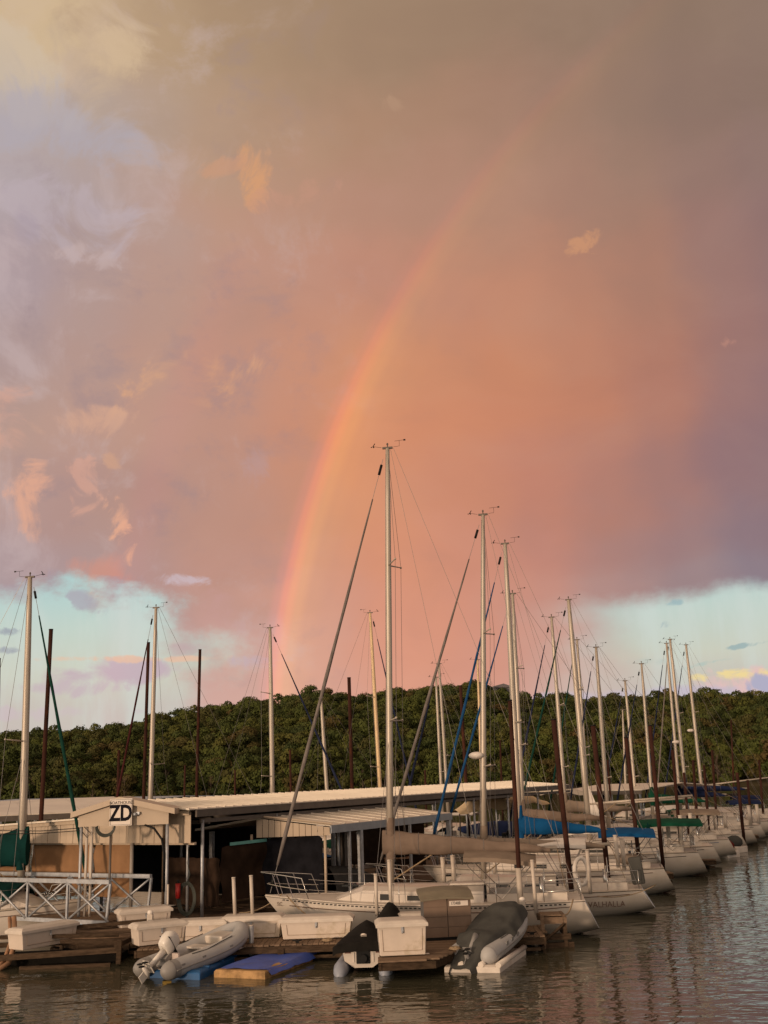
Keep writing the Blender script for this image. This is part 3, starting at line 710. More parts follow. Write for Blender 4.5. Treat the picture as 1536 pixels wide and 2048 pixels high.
# --- second far roof seen at left over the first one, and grey one behind
def far_roof(lab, e0, e1, ez, rise, wid, rm, posts=True, nm='far_boathouse'):
    e0, e1 = Vector(e0), Vector(e1); ax = (e1 - e0); L_ = ax.length; ax.normalize()
    t_ = thing(nm, lab, 'boathouse', (e0.x, e0.y, 0), math.atan2(ax.y, ax.x))
    n = max(3, int(L_ / 2.0)); w = L_ / n; pm = MB()
    for (y0, z0, y1, z1) in ((0, ez, wid / 2, ez + rise), (wid / 2, ez + rise, wid, ez)):
        vs = [(.006, y0, z0), (w - .006, y0, z0), (w - .006, y1, z1), (.006, y1, z1)]
        pm.add(vs + [(v[0], v[1], v[2] - .05) for v in vs], [(0, 1, 2, 3), (7, 6, 5, 4), (0, 4, 5, 1), (2, 6, 7, 3), (1, 5, 6, 2), (3, 7, 4, 0)])
    me = pm.mesh('roof_sheet', rm)
    for i in range(n):
        o = bpy.data.objects.new('roof_sheet', me); COL.objects.link(o); o.parent = t_; o.location = (i * w, 0, 0)
    MB().box((L_ / 2, .02, ez - .17), (L_ - .1, .08, .24)).build('eave_fascia', DFASC, t_)
    if posts:
        pm2 = MB().box((0, 0, (ez + .4) / 2), (.12, .12, ez - .4)).mesh('post', STEEL)
        for i in range(int(L_ / 4) + 1):
            for y in (.2, wid - .2):
                o = bpy.data.objects.new('post', pm2); COL.objects.link(o); o.parent = t_; o.location = (.2 + i * 4.0, y, 0)
    MB().box((L_ / 2, wid / 2, .3), (L_, wid * .4, .35)).build('walkway', PLANK, t_)
    return t_
a_, b_ = G(-60, 1633, ZC(3.9)), G(270, 1618, ZC(3.9))
far_roof('pale sheet roof seen between the green covered mast and the ZD sign', a_, b_, ZC(3.9), .58, 9, ROOFM)
a_, b_ = G(-60, 1605, ZC(4.0)), G(270, 1600, ZC(4.0))
far_roof('thin grey edged roof, farthest of the two behind the ZD sign at left', a_, b_, ZC(4.0), .15, 9, FASC)
a_, b_ = G(1120, 1582, ZC(3.6)), G(1284, 1579, ZC(3.6))
far_roof('short pale roof end among the crowded masts right of centre', a_, b_, ZC(3.6), .32, 9, ROOFM)

# --- boathouse B : lower roof behind the bow of the nearest sailboat
b2 = frame_thing('small_boathouse', 'lower boathouse with grey eave beam and black tarp behind the nearest sailboat bow', 'boathouse', Vector((-2.3, 38.0, 0)), AX)
L2B = 9.25
# end edge runs straight left in the world; build in local coordinates from world corners
ins = lambda p: L2(b2, p)
E0 = Vector((-2.25, 38, ZC(3.37))); E1 = E0 + AX * L2B; K0 = Vector((-4.55, 38, ZC(3.74))); K1 = K0 + AX * L2B; M0 = Vector((-7.0, 38.2, ZC(3.37))); M1 = M0 + AX * L2B
np_ = 10
for i in range(np_):
    for (A0, A1, B0, B1) in ((E0, E1, K0, K1), (K0, K1, M0, M1)):
        u0, u1 = i / np_ + .0006, (i + 1) / np_ - .0006
        q = [A0.lerp(A1, u0), A0.lerp(A1, u1), B0.lerp(B1, u1), B0.lerp(B1, u0)]; q = [ins(v) for v in q]; m = MB()
        m.add(q + [v - Vector((0, 0, .04)) for v in q], [(0, 1, 2, 3), (7, 6, 5, 4), (0, 4, 5, 1), (1, 5, 6, 2), (2, 6, 7, 3), (3, 7, 4, 0)])
        r0_ = [q[0] + Vector((0, 0, .003)), q[0].lerp(q[1], .06) + Vector((0, 0, .003)), q[3].lerp(q[2], .06) + Vector((0, 0, .003)), q[3] + Vector((0, 0, .003))]
        m.add(r0_ + [v + Vector((0, 0, .03)) for v in r0_], [(4, 5, 6, 7), (0, 1, 5, 4), (1, 2, 6, 5), (3, 0, 4, 7)])
        m.build('roof_sheet', ROOFM, b2)
m = MB(); e0, e1 = ins(E0), ins(E1); m.box(((e0.x + e1.x) / 2, -.05, ZC(3.22)), (L2B, .07, .26)); m.build('eave_beam', FASC, b2)
nbd = 12
for i in range(nbd):
    u0, u1 = i / nbd, (i + 1) / nbd; X0 = -2.28 - 2.55 * u0; X1 = -2.28 - 2.55 * u1 + .015
    def tz(x): return ZC(3.30 + (3.68 - 3.30) * min(1, (-2.3 - x) / 2.35) if x > -4.65 else 3.68 - .1 * (-4.65 - x))
    vs = [ins(v) for v in [(X0, 37.95, ZC(3.02)), (X1, 37.95, ZC(3.02)), (X1, 37.95, tz(X1)), (X0, 37.95, tz(X0))]]; m = MB()
    vb = [v + ins((0, 37.0 + 1.02, 0)) - ins((0, 37, 0)) - (ins((0, 38, 0)) - ins((0, 37, 0))) for v in vs]
    m.add(vs + [v + Vector((.02, .012, 0)) for v in vs], [(0, 1, 2, 3), (7, 6, 5, 4), (0, 4, 5, 1), (1, 5, 6, 2), (2, 6, 7, 3), (3, 7, 4, 0)])
    m.build('siding_board', SIDM, b2)
p0, p1 = ins((-4.85, 38.2, 0)), ins((-2.55, 38.2, 0))
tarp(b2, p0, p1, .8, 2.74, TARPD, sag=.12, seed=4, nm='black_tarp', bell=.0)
MB().path([ins((-4.6, 37.92, ZC(3.76))), ins((-2.2, 37.92, ZC(3.41)))], .035, 4).build('gable_trim', SIDM, b2)
for wx in (-5.0, -2.45):
    q = ins((wx, 38.05, 0)); MB().tube((q.x, q.y, DZ), (q.x, q.y, 2.85), .05, n=8).build('post', SIDM, b2)
for i, u in enumerate((.14, .22, .62, .98)):
    q = ins(E0.lerp(E1, u)); MB().box((q.x, .02, 1.68), (.16 if i in (1, 3) else .09, .16 if i in (1, 3) else .09, 2.4)).build('post', STEEL, b2)
for u in (.1, .55, .95):
    q = ins(M0.lerp(M1, u)); MB().box((q.x, q.y, 1.7), (.14, .14, 2.5)).build('post', STEEL, b2)
    q = ins(K0.lerp(K1, u)); MB().box((q.x, q.y, 1.85), (.2, .2, 2.7)).build('post', DFASC, b2)
# grey covered runabout stored under it
rc = thing('covered_dinghy', 'grey canvas covered dinghy standing on the pier under the lower boathouse', 'dinghy', (-1.75, 40.9, DZ), RZ_AX)
rows = []
for i in range(9):
    u = i / 8; w = .75 * math.sin(math.pi * min(1, .12 + u * .8)) ** .5; h = 1.15 * (1 - .55 * u ** 2)
    rows.append([(-1.6 + u * 3.2, w * math.cos(a), max(.02, h * (.15 + .85 * math.sin(a)) + (mnoise.noise(Vector((i, a * 2, 3))) * .05))) for a in np.linspace(0, math.pi, 11)])
MB().grid(rows).build('cover', CGREY, rc)
MB().box((0, 0, .06), (2.4, .9, .1)).build('cradle', TIMB, rc)
# cable reel and wheel of the hoist, further down the pier
hr = thing('hose_reel_cart', 'black wheeled cart with a dark drum standing on the pier behind the nearest mast', 'cart', (.05, 44.5, DZ))
MB().tube((-.5, 0, 1.35), (.35, 0, 1.35), .32, n=16).build('drum', CBLACK, hr)
w = MB(); w.path([(math.cos(a) * .42 - .3, -.35, .45 + math.sin(a) * .42) for a in np.linspace(0, 6.28, 17)[:-1]], .05, 6, closed=True)
for k in range(3): a = k * math.pi / 3; w.tube((-.3 - .4 * math.cos(a), -.35, .45 - .4 * math.sin(a)), (-.3 + .4 * math.cos(a), -.35, .45 + .4 * math.sin(a)), .02, n=4)
w.build('wheel', BLK, hr)
m = MB()
for x in (-.5, .5):
    for y in (-.3, .3): m.tube((x, y, 0), (x, y, 1.05), .03, n=5)
m.box((0, 0, 1.0), (1.1, .7, .05)); m.box((0, 0, .5), (1.1, .7, .04)); m.build('frame', PIPEB, hr)

# --- the gabled entrance with the ZD sign
ez = G(158, 1832, DZ); pg = thing('sign_gable', 'small beige gabled arch over the pier entrance carrying the ZD sign', 'gable', (P(245, 1700, 34.2).x, 34.2, 0), -.05)
def wl(px, py, dy=0.0):
    q = P(px, py, 34.2 + dy); return L2(pg, q)
zL, zR, zP, zB = wl(150, 1620).z, wl(345, 1613).z, wl(245, 1597).z, wl(250, 1651).z
xL, xR, xP = wl(155, 1650).x, wl(338, 1650).x, wl(240, 1600).x
m = MB(); poly = [(xL, zB), (xR, zB), (xR, zR), (xP, zP), (xL, zL)]
n = len(poly); vs = [(p[0], 0, p[1]) for p in poly] + [(p[0], .06, p[1]) for p in poly]
m.add(vs, [tuple(range(n)), tuple(range(2 * n - 1, n - 1, -1))] + [(i, n + i, n + (i + 1) % n, (i + 1) % n) for i in range(n)]); m.build('gable_panel', SIDM, pg)
for s_, (xa, za) in enumerate(((xL - .22, zL - .07), (xR + .22, zR - .05))):
    m = MB(); vs = [(xa, -.12, za), (xP, -.12, zP + .06), (xP, 1.0, zP + .06), (xa, 1.0, za)]
    m.add(vs + [(v[0], v[1], v[2] - .17 if k < 2 else v[2] - .17) for k, v in enumerate(vs)], [(0, 1, 2, 3), (7, 6, 5, 4), (0, 4, 5, 1), (1, 5, 6, 2), (2, 6, 7, 3), (3, 7, 4, 0)])
    m.build('roof_panel', SIDM, pg)
for px in (xL + .08, xL + .26, xL + .42):
    MB().tube((px, .08, DZ - .1), (px, .08, zB + .02), .045 if px > xL + .1 else .05, n=8).build('post', STEEL if px < xL + .1 else PVC, pg)
MB().tube((xR - .05, .06, DZ - .1), (xR - .05, .06, zB + .02), .055, n=8).build('post', STEEL, pg)
MB().tube((xR - .16, .10, DZ - .1), (xR - .16, .10, zB + .02), .05, n=8).build('post', TIMB, pg)
MB().tube((xR + .02, -.02, DZ), (xR + .02, -.02, DZ + 1.2), .035, n=6).build('conduit', PVC, pg)
MB().tube((xL + .95, .3, DZ), (xL + .95, .3, 3.2), .04, n=6).build('pole', DFASC, pg)
MB().path([(xR - .75, .02, zB), (xR - .45, .0, zB - .12), (xR - .2, 0, zB - .45), (xR - .12, 0, zB - .9), (xR - .12, 0, zB - 2.0)], .035, 6).build('cable', BLK, pg)
m = MB()
for k in range(4):
    r_ = .33 + k * .02
    m.path([(xP - .42 + math.cos(a) * r_ * .8, -.03 - k * .015, zB + .02 - k * .01 + math.sin(a) * r_ * .8) for a in np.linspace(math.pi, 2 * math.pi, 12)], .015, 5)
m.build('cable_coil', HOSE, pg)
MB().path([(xL + .2, -.02, zB), (xL + .42, -.02, zB - .2), (xL + .3, -.02, zB - .32), (xL + .15, -.02, zB - .15)], .014, 5).build('cable', BLK, pg)
l_ = MB().ball((xP + .52, -.10, zB + .33), (.07, .07, .06), 8, 5); l_.box((xP + .6, -.05, zB + .36), (.1, .08, .08)); l_.build('lamp', STEEL, pg)
sg = thing('boathouse_sign', 'white upright sign with small BOATHOUSE and large black ZD letters', 'sign', (pg.location.x, pg.location.y - .16, 0), pg.rotation_euler[2])
x0, x1, z0, z1 = wl(222, 1625).x, wl(267, 1625).x, wl(245, 1651).z, wl(245, 1597).z
MB().box(((x0 + x1) / 2, 0, (z0 + z1) / 2), (x1 - x0, .03, z1 - z0)).build('board', SIGNW, sg, bevel=.006)
fr = MB(); cx, cz = (x0 + x1) / 2, (z0 + z1) / 2; hw, hh = (x1 - x0) / 2 - .03, (z1 - z0) / 2 - .03
for sx in (-1, 1): fr.box((cx + sx * hw, -.018, cz), (.008, .005, 2 * hh))
for sz in (-1, 1): fr.box((cx, -.018, cz + sz * hh), (2 * hw, .005, .008))
fr.build('border', SIGNK, sg)
lettering('BOATHOUSE', .125, sg, (cx, -.02, z1 - .125), (math.pi / 2, 0, 0))
zd = lettering('ZD', .66, sg, (cx, -.02, z0 + .36), (math.pi / 2, 0, 0), sx=.78, off=.022)

# side wall of the entrance, water hose coil on a stand, fire point
m = MB(); q0 = P(345, 1650, 34.4); q1 = P(384, 1650, 34.9)
hc = thing('hose_stand', 'coiled dark hose hanging on a steel post at the pier edge right of the sign', 'hose', G(374, 1838, DZ))
MB().tube((0, 0, 0), (0, 0, 3.5), .045, n=8).build('post', STEEL, hc)
m = MB()
for k in range(6):
    r_ = .22 + .02 * k
    m.path([(math.cos(a) * r_ * .95, -.07 - .012 * k, .62 + math.sin(a) * (.42 + .02 * k)) for a in np.linspace(0, 6.28, 21)[:-1]], .014, 5, closed=True)
m.build('hose', HOSE, hc)
MB().path([(0, -.08, 1.05), (.1, -.1, 1.35), (.02, -.1, 1.7), (.05, -.08, 2.2)], .018, 5).build('hose_tail', HOSE, hc)
fx = thing('fire_extinguisher', 'red fire extinguisher behind the hose stand', 'extinguisher', G(356, 1780, DZ + .9) , 0)
MB().tube((0, 0, -.25), (0, 0, .2), .08, n=10).build('cylinder', REDM, fx); MB().box((0, 0, .26), (.06, .05, .1)).build('valve', BLK, fx)

# ------------------------------------------------------------------ sailboats
def sailboat(label, stern, bow, mast_top, mast_foot, fb=(1.0, 1.25), beam=3.2, boom=None, cover=None, jib=None, jib_foot=None, dodger=None, bimini=None, detail=2,
             mast_r=.085, spreaders=(.5,), name=None, stripe=BLK, hull_m=None, boom_z=None, transom='reverse', cabin=True, cover_h=.55, wind=True, group='sailboats moored in the marina', boom_len=None, boom_rise=0.0, backstay=True, mast_m=None, radome=None):
    """stern and bow: world xy at deck; mast_top / mast_foot: world points"""
    s, b_ = Vector((stern[0], stern[1], 0)), Vector((bow[0], bow[1], 0)); ax = (b_ - s); L_ = ax.length; ax.normalize()
    t_ = thing('sailboat', label, 'sailboat', s, math.atan2(ax.y, ax.x), group)
    hb = beam / 2; sternz, bowz = ZC(fb[0]), ZC(fb[1])
    if boom_z is not None: boom_z = ZC(boom_z)
    if bimini: bimini = (bimini[0], bimini[1], ZC(bimini[2])) + tuple(bimini[3:])
    if dodger: dodger = (dodger[0], dodger[1], ZC(dodger[2])) + tuple(dodger[3:])
    NS = 22
    def half(u):   # u 0 stern .. 1 bow
        return hb * (0.66 + .34 * math.sin(min(1, u / .45) * math.pi / 2)) if u < .45 else hb * max(0.012, (1 - ((u - .45) / .55) ** 2.3))
    def sheer(u): return sternz + (bowz - sternz) * u ** 1.5 - .10 * math.sin(math.pi * min(1, u * 1.1)) * .6
    rake = .40 if transom == 'reverse' else -.15
    rows = []
    for i in range(NS + 1):
        u = i / NS; h = half(u); z = sheer(u); row = []
        for k in range(9):
            v = k / 8                     # 0 sheer .. 1 keel
            kz = -.38 + (.50 * (1 - u / .3) ** 1.4 if u < .3 else 0); zz = z * (1 - v) + kz * v
            ww = h * ((1 - .10 * v - .62 * v ** 3.2) if u > .3 else ((1 - .10 * v - .62 * v ** 3.2) * (u / .3) + (1 - u / .3) * (.02 + .98 * max(0, 1 - v ** 3.2) ** .5))) * (1 - (.55 * v if u > .8 else 0) * (u - .8) / .2)
            fx_ = u * L_ - (rake * v * 1.0 if i == 0 else (rake * v * max(0, 1 - u * 6))) - (1.5 * v ** 1.1 * max(0, (u - .72) / .28) ** 1.6)
            row.append((fx_, ww, zz))
        rows.append(row)
    hm = hull_m or GEL; m = MB(); m.grid(rows)
    m.grid([[(p[0], -p[1], p[2]) for p in r_] for r_ in rows])
    m.build('hull', hm, t_)
    # transom
    r0_ = rows[0]; tm = MB(); tm.grid([[p, (p[0] - .02 * (1 - k / 8), 0, p[2]), (p[0], -p[1], p[2])] for k, p in enumerate(r0_)], False); tm.build('transom', mat('transom_gelcoat_skylit', (.60, .61, .65), .3, var=.06), t_)  # paler, cooler than the hull: light from the sky put into its colour
    # deck
    dk = MB(); dk.grid([[(rows[i][0][0], rows[i][0][1] * k, rows[i][0][2] + .02 + .05 * (1 - k * k)) for k in (1, .5, 0, -.5, -1)] for i in range(NS + 1)]); dk.build('deck', GEL2, t_)
    # boot stripe under, cove stripe, toe rail
    if detail >= 1:
        for nm, k0, k1, mm, off in (('boot_stripe', 6.2, 8, BLK, .006),):
            st_ = MB()
            for sg_ in (1, -1):
                rr = []
                for i in range(NS + 1):
                    def at_(k):
                        k = min(7.999, k); a0, f = rows[i][int(k)], k - int(k); a1 = rows[i][int(k) + 1]; return Vector(a0).lerp(Vector(a1), f)
                    # stripe from z=.09 down
                    uu_ = i / NS; kb = .38 - (.50 * (1 - uu_ / .3) ** 1.4 if uu_ < .3 else 0); zt = sheer(uu_); k_ = min(7.9, (zt - .16) / (zt + kb) * 8)
                    p, q = at_(k_), at_(8)
                    rr.append([(p.x, (p.y + off) * sg_, p.z), ((p.x + q.x) / 2, ((p.y + q.y) / 2 + off + .02) * sg_, (p.z + q.z) / 2), (q.x, (q.y + off) * sg_, q.z)])
                st_.grid(rr)
            st_.build(nm, mm, t_)
        cv = MB()
        for sg_ in (1, -1):
            cv.path([(rows[i][0][0] - .002, (Vector(rows[i][0]).lerp(Vector(rows[i][1]), .95).y + .006) * sg_, Vector(rows[i][0]).lerp(Vector(rows[i][1]), .95).z) for i in range(1, NS - 1)], .012, 4)
        cv.build('cove_stripe', stripe, t_)
        tr = MB()
        for sg_ in (1, -1): tr.path([(rows[i][0][0], (rows[i][0][1] - .01) * sg_, rows[i][0][2] + .03) for i in range(NS + 1)], .022, 4)
        tr.build('toe_rail', ALU if detail < 3 else GEL2, t_)
    if detail >= 3:
        for k in range(64):     # scuppers of the perforated rail
            u = .06 + k * .0138; i = int(u * NS); f = u * NS - i; p = Vector(rows[i][0]).lerp(Vector(rows[i + 1][0]), f)
            for sg_ in (1,):
                o = bpy.data.objects.new('scupper', MATS.setdefault('_sc', MB().box((0, 0, 0), (.075, .02, .03)).mesh('scupper', BLK))); COL.objects.link(o); o.parent = t_; o.location = (p.x, (p.y + .008), p.z - .035)
    # cabin trunk
    mt_l, mf_l = L2(t_, mast_top), L2(t_, mast_foot); mx = mf_l.x
    if cabin:
        x0, x1 = L_ * .30, min(L_ * .80, mx + L_ * .17); rowsc = []
        for i in range(11):
            u = i / 10; x = x0 + (x1 - x0) * u; w = min(half(x / L_) * .66, hb * .62); z = sheer(x / L_); hgt_ = .40 if u < .8 else .40 * (1 - (u - .8) / .2 * .96)
            rowsc.append([(x, w, z + .02), (x, w * .9, z + hgt_ * .85), (x, w * .55, z + hgt_ + .04), (x, 0, z + hgt_ + .07), (x, -w * .55, z + hgt_ + .04), (x, -w * .9, z + hgt_ * .85), (x, -w, z + .02)])
        c = MB(); c.grid(rowsc, False); c.add(rowsc[0], [tuple(range(7))]); c.build('cabin', GEL, t_)
        for k, (ua, ub) in enumerate(((.10, .26), (.38, .50), (.60, .68))):
            for sg_ in (1, -1):
                xa, xb = x0 + (x1 - x0) * ua, x0 + (x1 - x0) * ub; q = []
                for x, v in ((xa, .25), (xb, .25), (xb, .75), (xa, .75)):
                    w = min(half(x / L_) * .66, hb * .62); z = sheer(x / L_); q.append((x, (w * (1 - .1 * v / .85) + .012) * sg_, z + .02 + .32 * v))
                MB().add(q + [(p[0], p[1] - .03 * sg_, p[2]) for p in q], [(0, 1, 2, 3), (7, 6, 5, 4), (0, 4, 5, 1), (1, 5, 6, 2), (2, 6, 7, 3), (3, 7, 4, 0)]).build('window', GLASS, t_)
        # cockpit coaming, companionway, hatch
        c = MB()
        for sg_ in (1, -1): c.box((L_ * .17, half(.15) * .62 * sg_, sheer(.17) + .14), (L_ * .24, .12, .24))
        c.box((x0 + .5, 0, sheer(.3) + .50), (1.0, .7, .05)); c.build('coaming', GEL2, t_)
        MB().box((x0 - .02, 0, sheer(.3) + .22), (.04, .6, .42)).build('companionway', BLK, t_)
        MB().box((mx + 1.2, 0, sheer(.7) + .42), (.5, .5, .05)).build('hatch', GLASS, t_)
    # mast
    m = MB(); r_ = mast_r; n = 8; ml = mt_l - mf_l
    m.path([mf_l + ml * u for u in (0, .3, .6, .88, 1)], [r_, r_, r_ * .97, r_ * .8, r_ * .62], 8); m.build('mast', mast_m or ALU, t_)
    up = ml.normalized(); H_ = ml.length
    hd = MB(); hd.box(mt_l + Vector((0, 0, .02)), (.34, .08, .06)); hd.tube(mt_l, mt_l + Vector((0, 0, .12)), .02, n=5); hd.ball(mt_l + Vector((0, 0, .15)), (.035, .035, .05), 6, 4); hd.build('masthead', DFASC, t_)
    if wind:
        wv = MB(); a0 = mt_l + Vector((-.2, 0, .04)); wv.path([a0, a0 + Vector((-.2, 0, .02)), a0 + Vector((-.2, 0, .2))], .006, 4)
        wv.path([a0 + Vector((-.40, .04, .21)), a0 + Vector((-.04, -.03, .21))], .006, 4); wv.box(a0 + Vector((-.38, .03, .21)), (.07, .015, .05)); wv.build('wind_vane', BLK, t_)
        an = MB(); a0 = mt_l + Vector((.2, 0, .04)); an.path([a0, a0 + Vector((.28, 0, .06))], .006, 4)
        for k in range(3): an.ball(a0 + Vector((.29 + .05 * math.cos(k * 2.1), .05 * math.sin(k * 2.1), .04)), (.025, .025, .02), 5, 3)
        an.tube(a0 + Vector((.30, 0, .04)), a0 + Vector((.22, 0, .16)), .014, n=4); an.build('anemometer', BLK, t_)
    wires = MB(); sp_tips = []
    wr = .008
    for f in spreaders:
        c = mf_l + ml * f; w = .72 + .15 * (1 - f); sp = MB(); 
        for sg_ in (1, -1):
            tip = c + Vector((-.32, w * sg_, .05)); sp.tube(c, tip, .028, .018, 5); sp.ball(tip, (.04, .04, .04), 5, 4)
        sp.build('spreader', ALU, t_); sp_tips.append(w)
    for sg_ in (1, -1):
        chain = [Vector((mx - .25, (half(mx / L_) - .12) * sg_, sheer(mx / L_) + .04))]
        for f, w in zip(spreaders, sp_tips): chain.append(mf_l + ml * f + Vector((-.32, w * sg_, .05)))
        chain.append(mt_l + Vector((0, 0, -.1)))
        wires.path(chain, wr, 3)
        if spreaders:
            base = Vector((mx - .25, (half(mx / L_) - .25) * sg_, sheer(mx / L_) + .04)); wires.path([base + Vector((-.35, 0, 0)), mf_l + ml * (spreaders[0] - .02)], wr, 3)
            if detail >= 2: wires.path([base + Vector((.6, 0, 0)), mf_l + ml * (spreaders[0] - .02)], wr, 3)
    if backstay:
        a0 = mt_l + Vector((-.2, 0, 0)); mid = Vector((.6, 0, sheer(0) + 3.2)); mid = Vector((.1, 0, sternz + .05)).lerp(a0, .28)
        wires.path([a0, mid], wr, 3)
        for sg_ in (1, -1): wires.path([mid, Vector((.1, half(0) * .8 * sg_, sternz + .05))], wr, 3)
    wires.path([mt_l + Vector((-.1, .0, -.02)), Vector((mx - 2.6, .02, mf_l.z + 1.3))], wr * .9, 3)
    for k in range(2): wires.path([mf_l + up * .6 + Vector((.12, .1 - .2 * k, 0)), mf_l + ml * .985 + Vector((.05, .05 - .1 * k, 0))], wr, 3)
    bowp = Vector((L_ - .15, 0, bowz + .1)) if jib_foot is None else L2(t_, jib_foot)
    jt = mt_l + Vector((.16, 0, -.35)) if jib != 'frac' else mt_l
    wires.path([jt, bowp], wr * 1.2, 3); wires.build('standing_rigging', WIRE, t_)
    if jib is not None:
        d = bowp - jt; pts_ = []; rs = []
        for k in range(15):
            u = k / 14; pts_.append(jt + d * (.10 + .84 * u)); rs.append((.022 + .038 * math.sin(min(1, u * 1.6) * math.pi / 2)) * (1 + .12 * math.sin(k * 2.1)) * (1 if u < .93 else .7))
        jb = MB().path(pts_, rs, 7); jo = jb.build('furled_jib', jib, t_)
        sw = MB(); sw.tube(jt + d * .965, jt + d * .985, .07, n=8); sv_ = MB().tube(jt + d * .015, jt + d * .04, .045, n=6).build('swivel', BLK, jo); sw.build('furler', BLK, jo)
    # boom with sail cover
    if boom is not None or boom_z is not None:
        bz = boom_z if boom_z is not None else mf_l.z + 1.1
        bl = boom_len or min(mx - .3, L_ * .36)
        g0 = Vector((mx - .05, 0, bz)); 
        g0 = mf_l + up * ((bz - mf_l.z) / max(.2, up.z)); g1 = g0 + Vector((-bl, 0, boom_rise))
        bo = MB().path([g0, g1], [.065, .055], 8).build('boom', ALU, t_)
        wires2 = MB(); wires2.path([g1, Vector((.5, 0, sheer(0) + .3))], .012, 4); wires2.path([g0 + up * -.9, g0.lerp(g1, .3)], .02, 4); wires2.build('mainsheet', ROPE, t_)
        if cover is not None:
            rows_ = []; NN = 20
            for k in range(NN + 1):
                u = k / NN; c = g0.lerp(g1, u * .98 - .02) ; hh = (cover_h * (1 - u) ** .62 * (1 - .35 * u) + .13); wv_ = mnoise.noise(Vector((u * 7, label.__len__(), 0))) * .03
                ring = []
                for j in range(12):
                    a = 2 * math.pi * j / 12; wy = .13 + .05 * (1 - u)
                    y = wy * math.sin(a) * (1 - .55 * max(0, math.cos(a))) + mnoise.noise(Vector((u * 9, a, 1))) * .03; z = hh * .5 * math.cos(a) + hh * .5 - .13 + wv_ + mnoise.noise(Vector((u * 16, a * 2.4, 5))) * .035 - .012 * abs(math.sin(u * 16)) * max(0, -math.cos(a))
                    ring.append((c.x + (.12 if k == 0 else 0), c.y + y, c.z + z))
                rows_.append(ring)
            cvr = MB(); cvr.grid(rows_, True, True); cvr.add(rows_[0], [tuple(range(12))]); cvr.add(rows_[-1], [tuple(range(12))])
            co_ = cvr.build('sail_cover', cover, t_)
            for k in (4, 8, 12, 16):
                q_ = rows_[k]; cc_ = sum((Vector(p) for p in q_), Vector()) / 12
                MB().path([cc_ + (Vector(p) - cc_) * 1.03 for p in q_], .010, 4, closed=True).build('tie', WIRE, co_)
            ck = MB(); q0 = g0 + up * (cover_h + .35)
            rws = []
            for k in range(5):
                u = k / 4; c = (g0 + up * -.25).lerp(q0, u); rr_ = .14 - .03 * u
                rws.append([(c.x + math.cos(a) * rr_ * 1.1 - .02, c.y + math.sin(a) * rr_, c.z) for a in np.linspace(0, 2 * math.pi, 10)[:-1]])
            ck.grid(rws, True, True); ck.build('mast_collar', cover, t_)
    # deck rails
    if detail >= 2:
        rl = MB(); zb = bowz + .05
        hgt_ = .62
        w8 = half(.86); 
        for sg_ in (1, -1):
            rl.path([(L_ * .84, half(.84) * .93 * sg_, sheer(.84)), (L_ * .865, half(.86) * .9 * sg_, sheer(.86) + hgt_), (L_ * .93, half(.93) * sg_, sheer(.93) + hgt_ + .04), (L_ + .1, .1 * sg_, zb + hgt_ + .05), (L_ + .15, 0, zb + hgt_ + .05)], .014, 5)
            rl.path([(L_ * .845, half(.84) * .92 * sg_, sheer(.84) + .3), (L_ * .93, half(.93) * sg_, sheer(.93) + .33), (L_ - .1, .1 * sg_, zb + .33), (L_ - .05, 0, zb + .33)], .012, 4)
            for uu in (.91, .96): rl.path([(L_ * uu - .12, half(uu) * .9 * sg_, sheer(uu)), (L_ * uu + .1, half(uu) * .9 * sg_, sheer(uu) + hgt_ + .03)], .013, 4)
        rl.build('pulpit', STAIN, t_)
        rl = MB()
        for sg_ in (1, -1):
            w0 = half(0) * .92
            for z in (.32, .62): rl.path([(.1, 0, sternz + z), (.1, w0 * sg_, sternz + z), (L_ * .12, half(.12) * .95 * sg_, sheer(.12) + z)], .014, 5)
            for x, w in ((.1, w0), (L_ * .12, half(.12) * .95), (.1, .35)): rl.tube((x, w * sg_, sternz - .02), (x, w * sg_, sternz + .62), .013, n=5)
        rl.build('pushpit', STAIN, t_)
        ll = MB()
        for sg_ in (1, -1):
            sts = [.12, .26, .40, .55, .70, .84]
            for u in sts[1:-1]: st_ = MB().tube((L_ * u, half(u) * .95 * sg_, sheer(u)), (L_ * u, half(u) * .95 * sg_, sheer(u) + .62), .011, n=5).build('stanchion', STAIN, t_)
            for z in (.32, .61): ll.path([(L_ * u, half(u) * .95 * sg_, sheer(u) + z) for u in sts], .005, 3)
        ll.build('lifelines', WIRE, t_)
    if detail >= 1:
        w = MB(); cx = L_ * .115; w.path([(cx, math.cos(a) * .42, sternz + .55 + math.sin(a) * .42) for a in np.linspace(0, 6.28, 17)[:-1]], .014, 5, closed=True)
        for k in range(3): a = k * math.pi / 3; w.tube((cx, -.4 * math.cos(a), sternz + .55 - .4 * math.sin(a)), (cx, .4 * math.cos(a), sternz + .55 + .4 * math.sin(a)), .007, n=3)
        w.tube((cx + .1, 0, sternz - .1), (cx + .1, 0, sternz + .6), .06, n=6); w.build('steering_wheel', STAIN, t_)
    def canopy(nm, x0, x1, z, w, mm, crown=.16, legs=True, droop=0.0):
        rws = []
        for i in range(9):
            u = i / 8; x = x0 + (x1 - x0) * u
            rws.append([(x, w * v, z + crown * (1 - v * v) + crown * .35 * math.sin(u * math.pi) - droop * u + mnoise.noise(Vector((u * 5, v * 3, z))) * .02) for v in np.linspace(-1, 1, 9)])
        c = MB(); c.grid(rws); c.grid([[(p[0], p[1], p[2] - .05) for p in r_] for r_ in rws])
        for e in (rws[0], rws[-1]): c.grid([e, [(p[0], p[1], p[2] - .05) for p in e]])
        for e in ([r_[0] for r_ in rws], [r_[-1] for r_ in rws]): c.grid([e, [(p[0], p[1], p[2] - .12) for p in e]])
        o = c.build(nm, mm, t_)
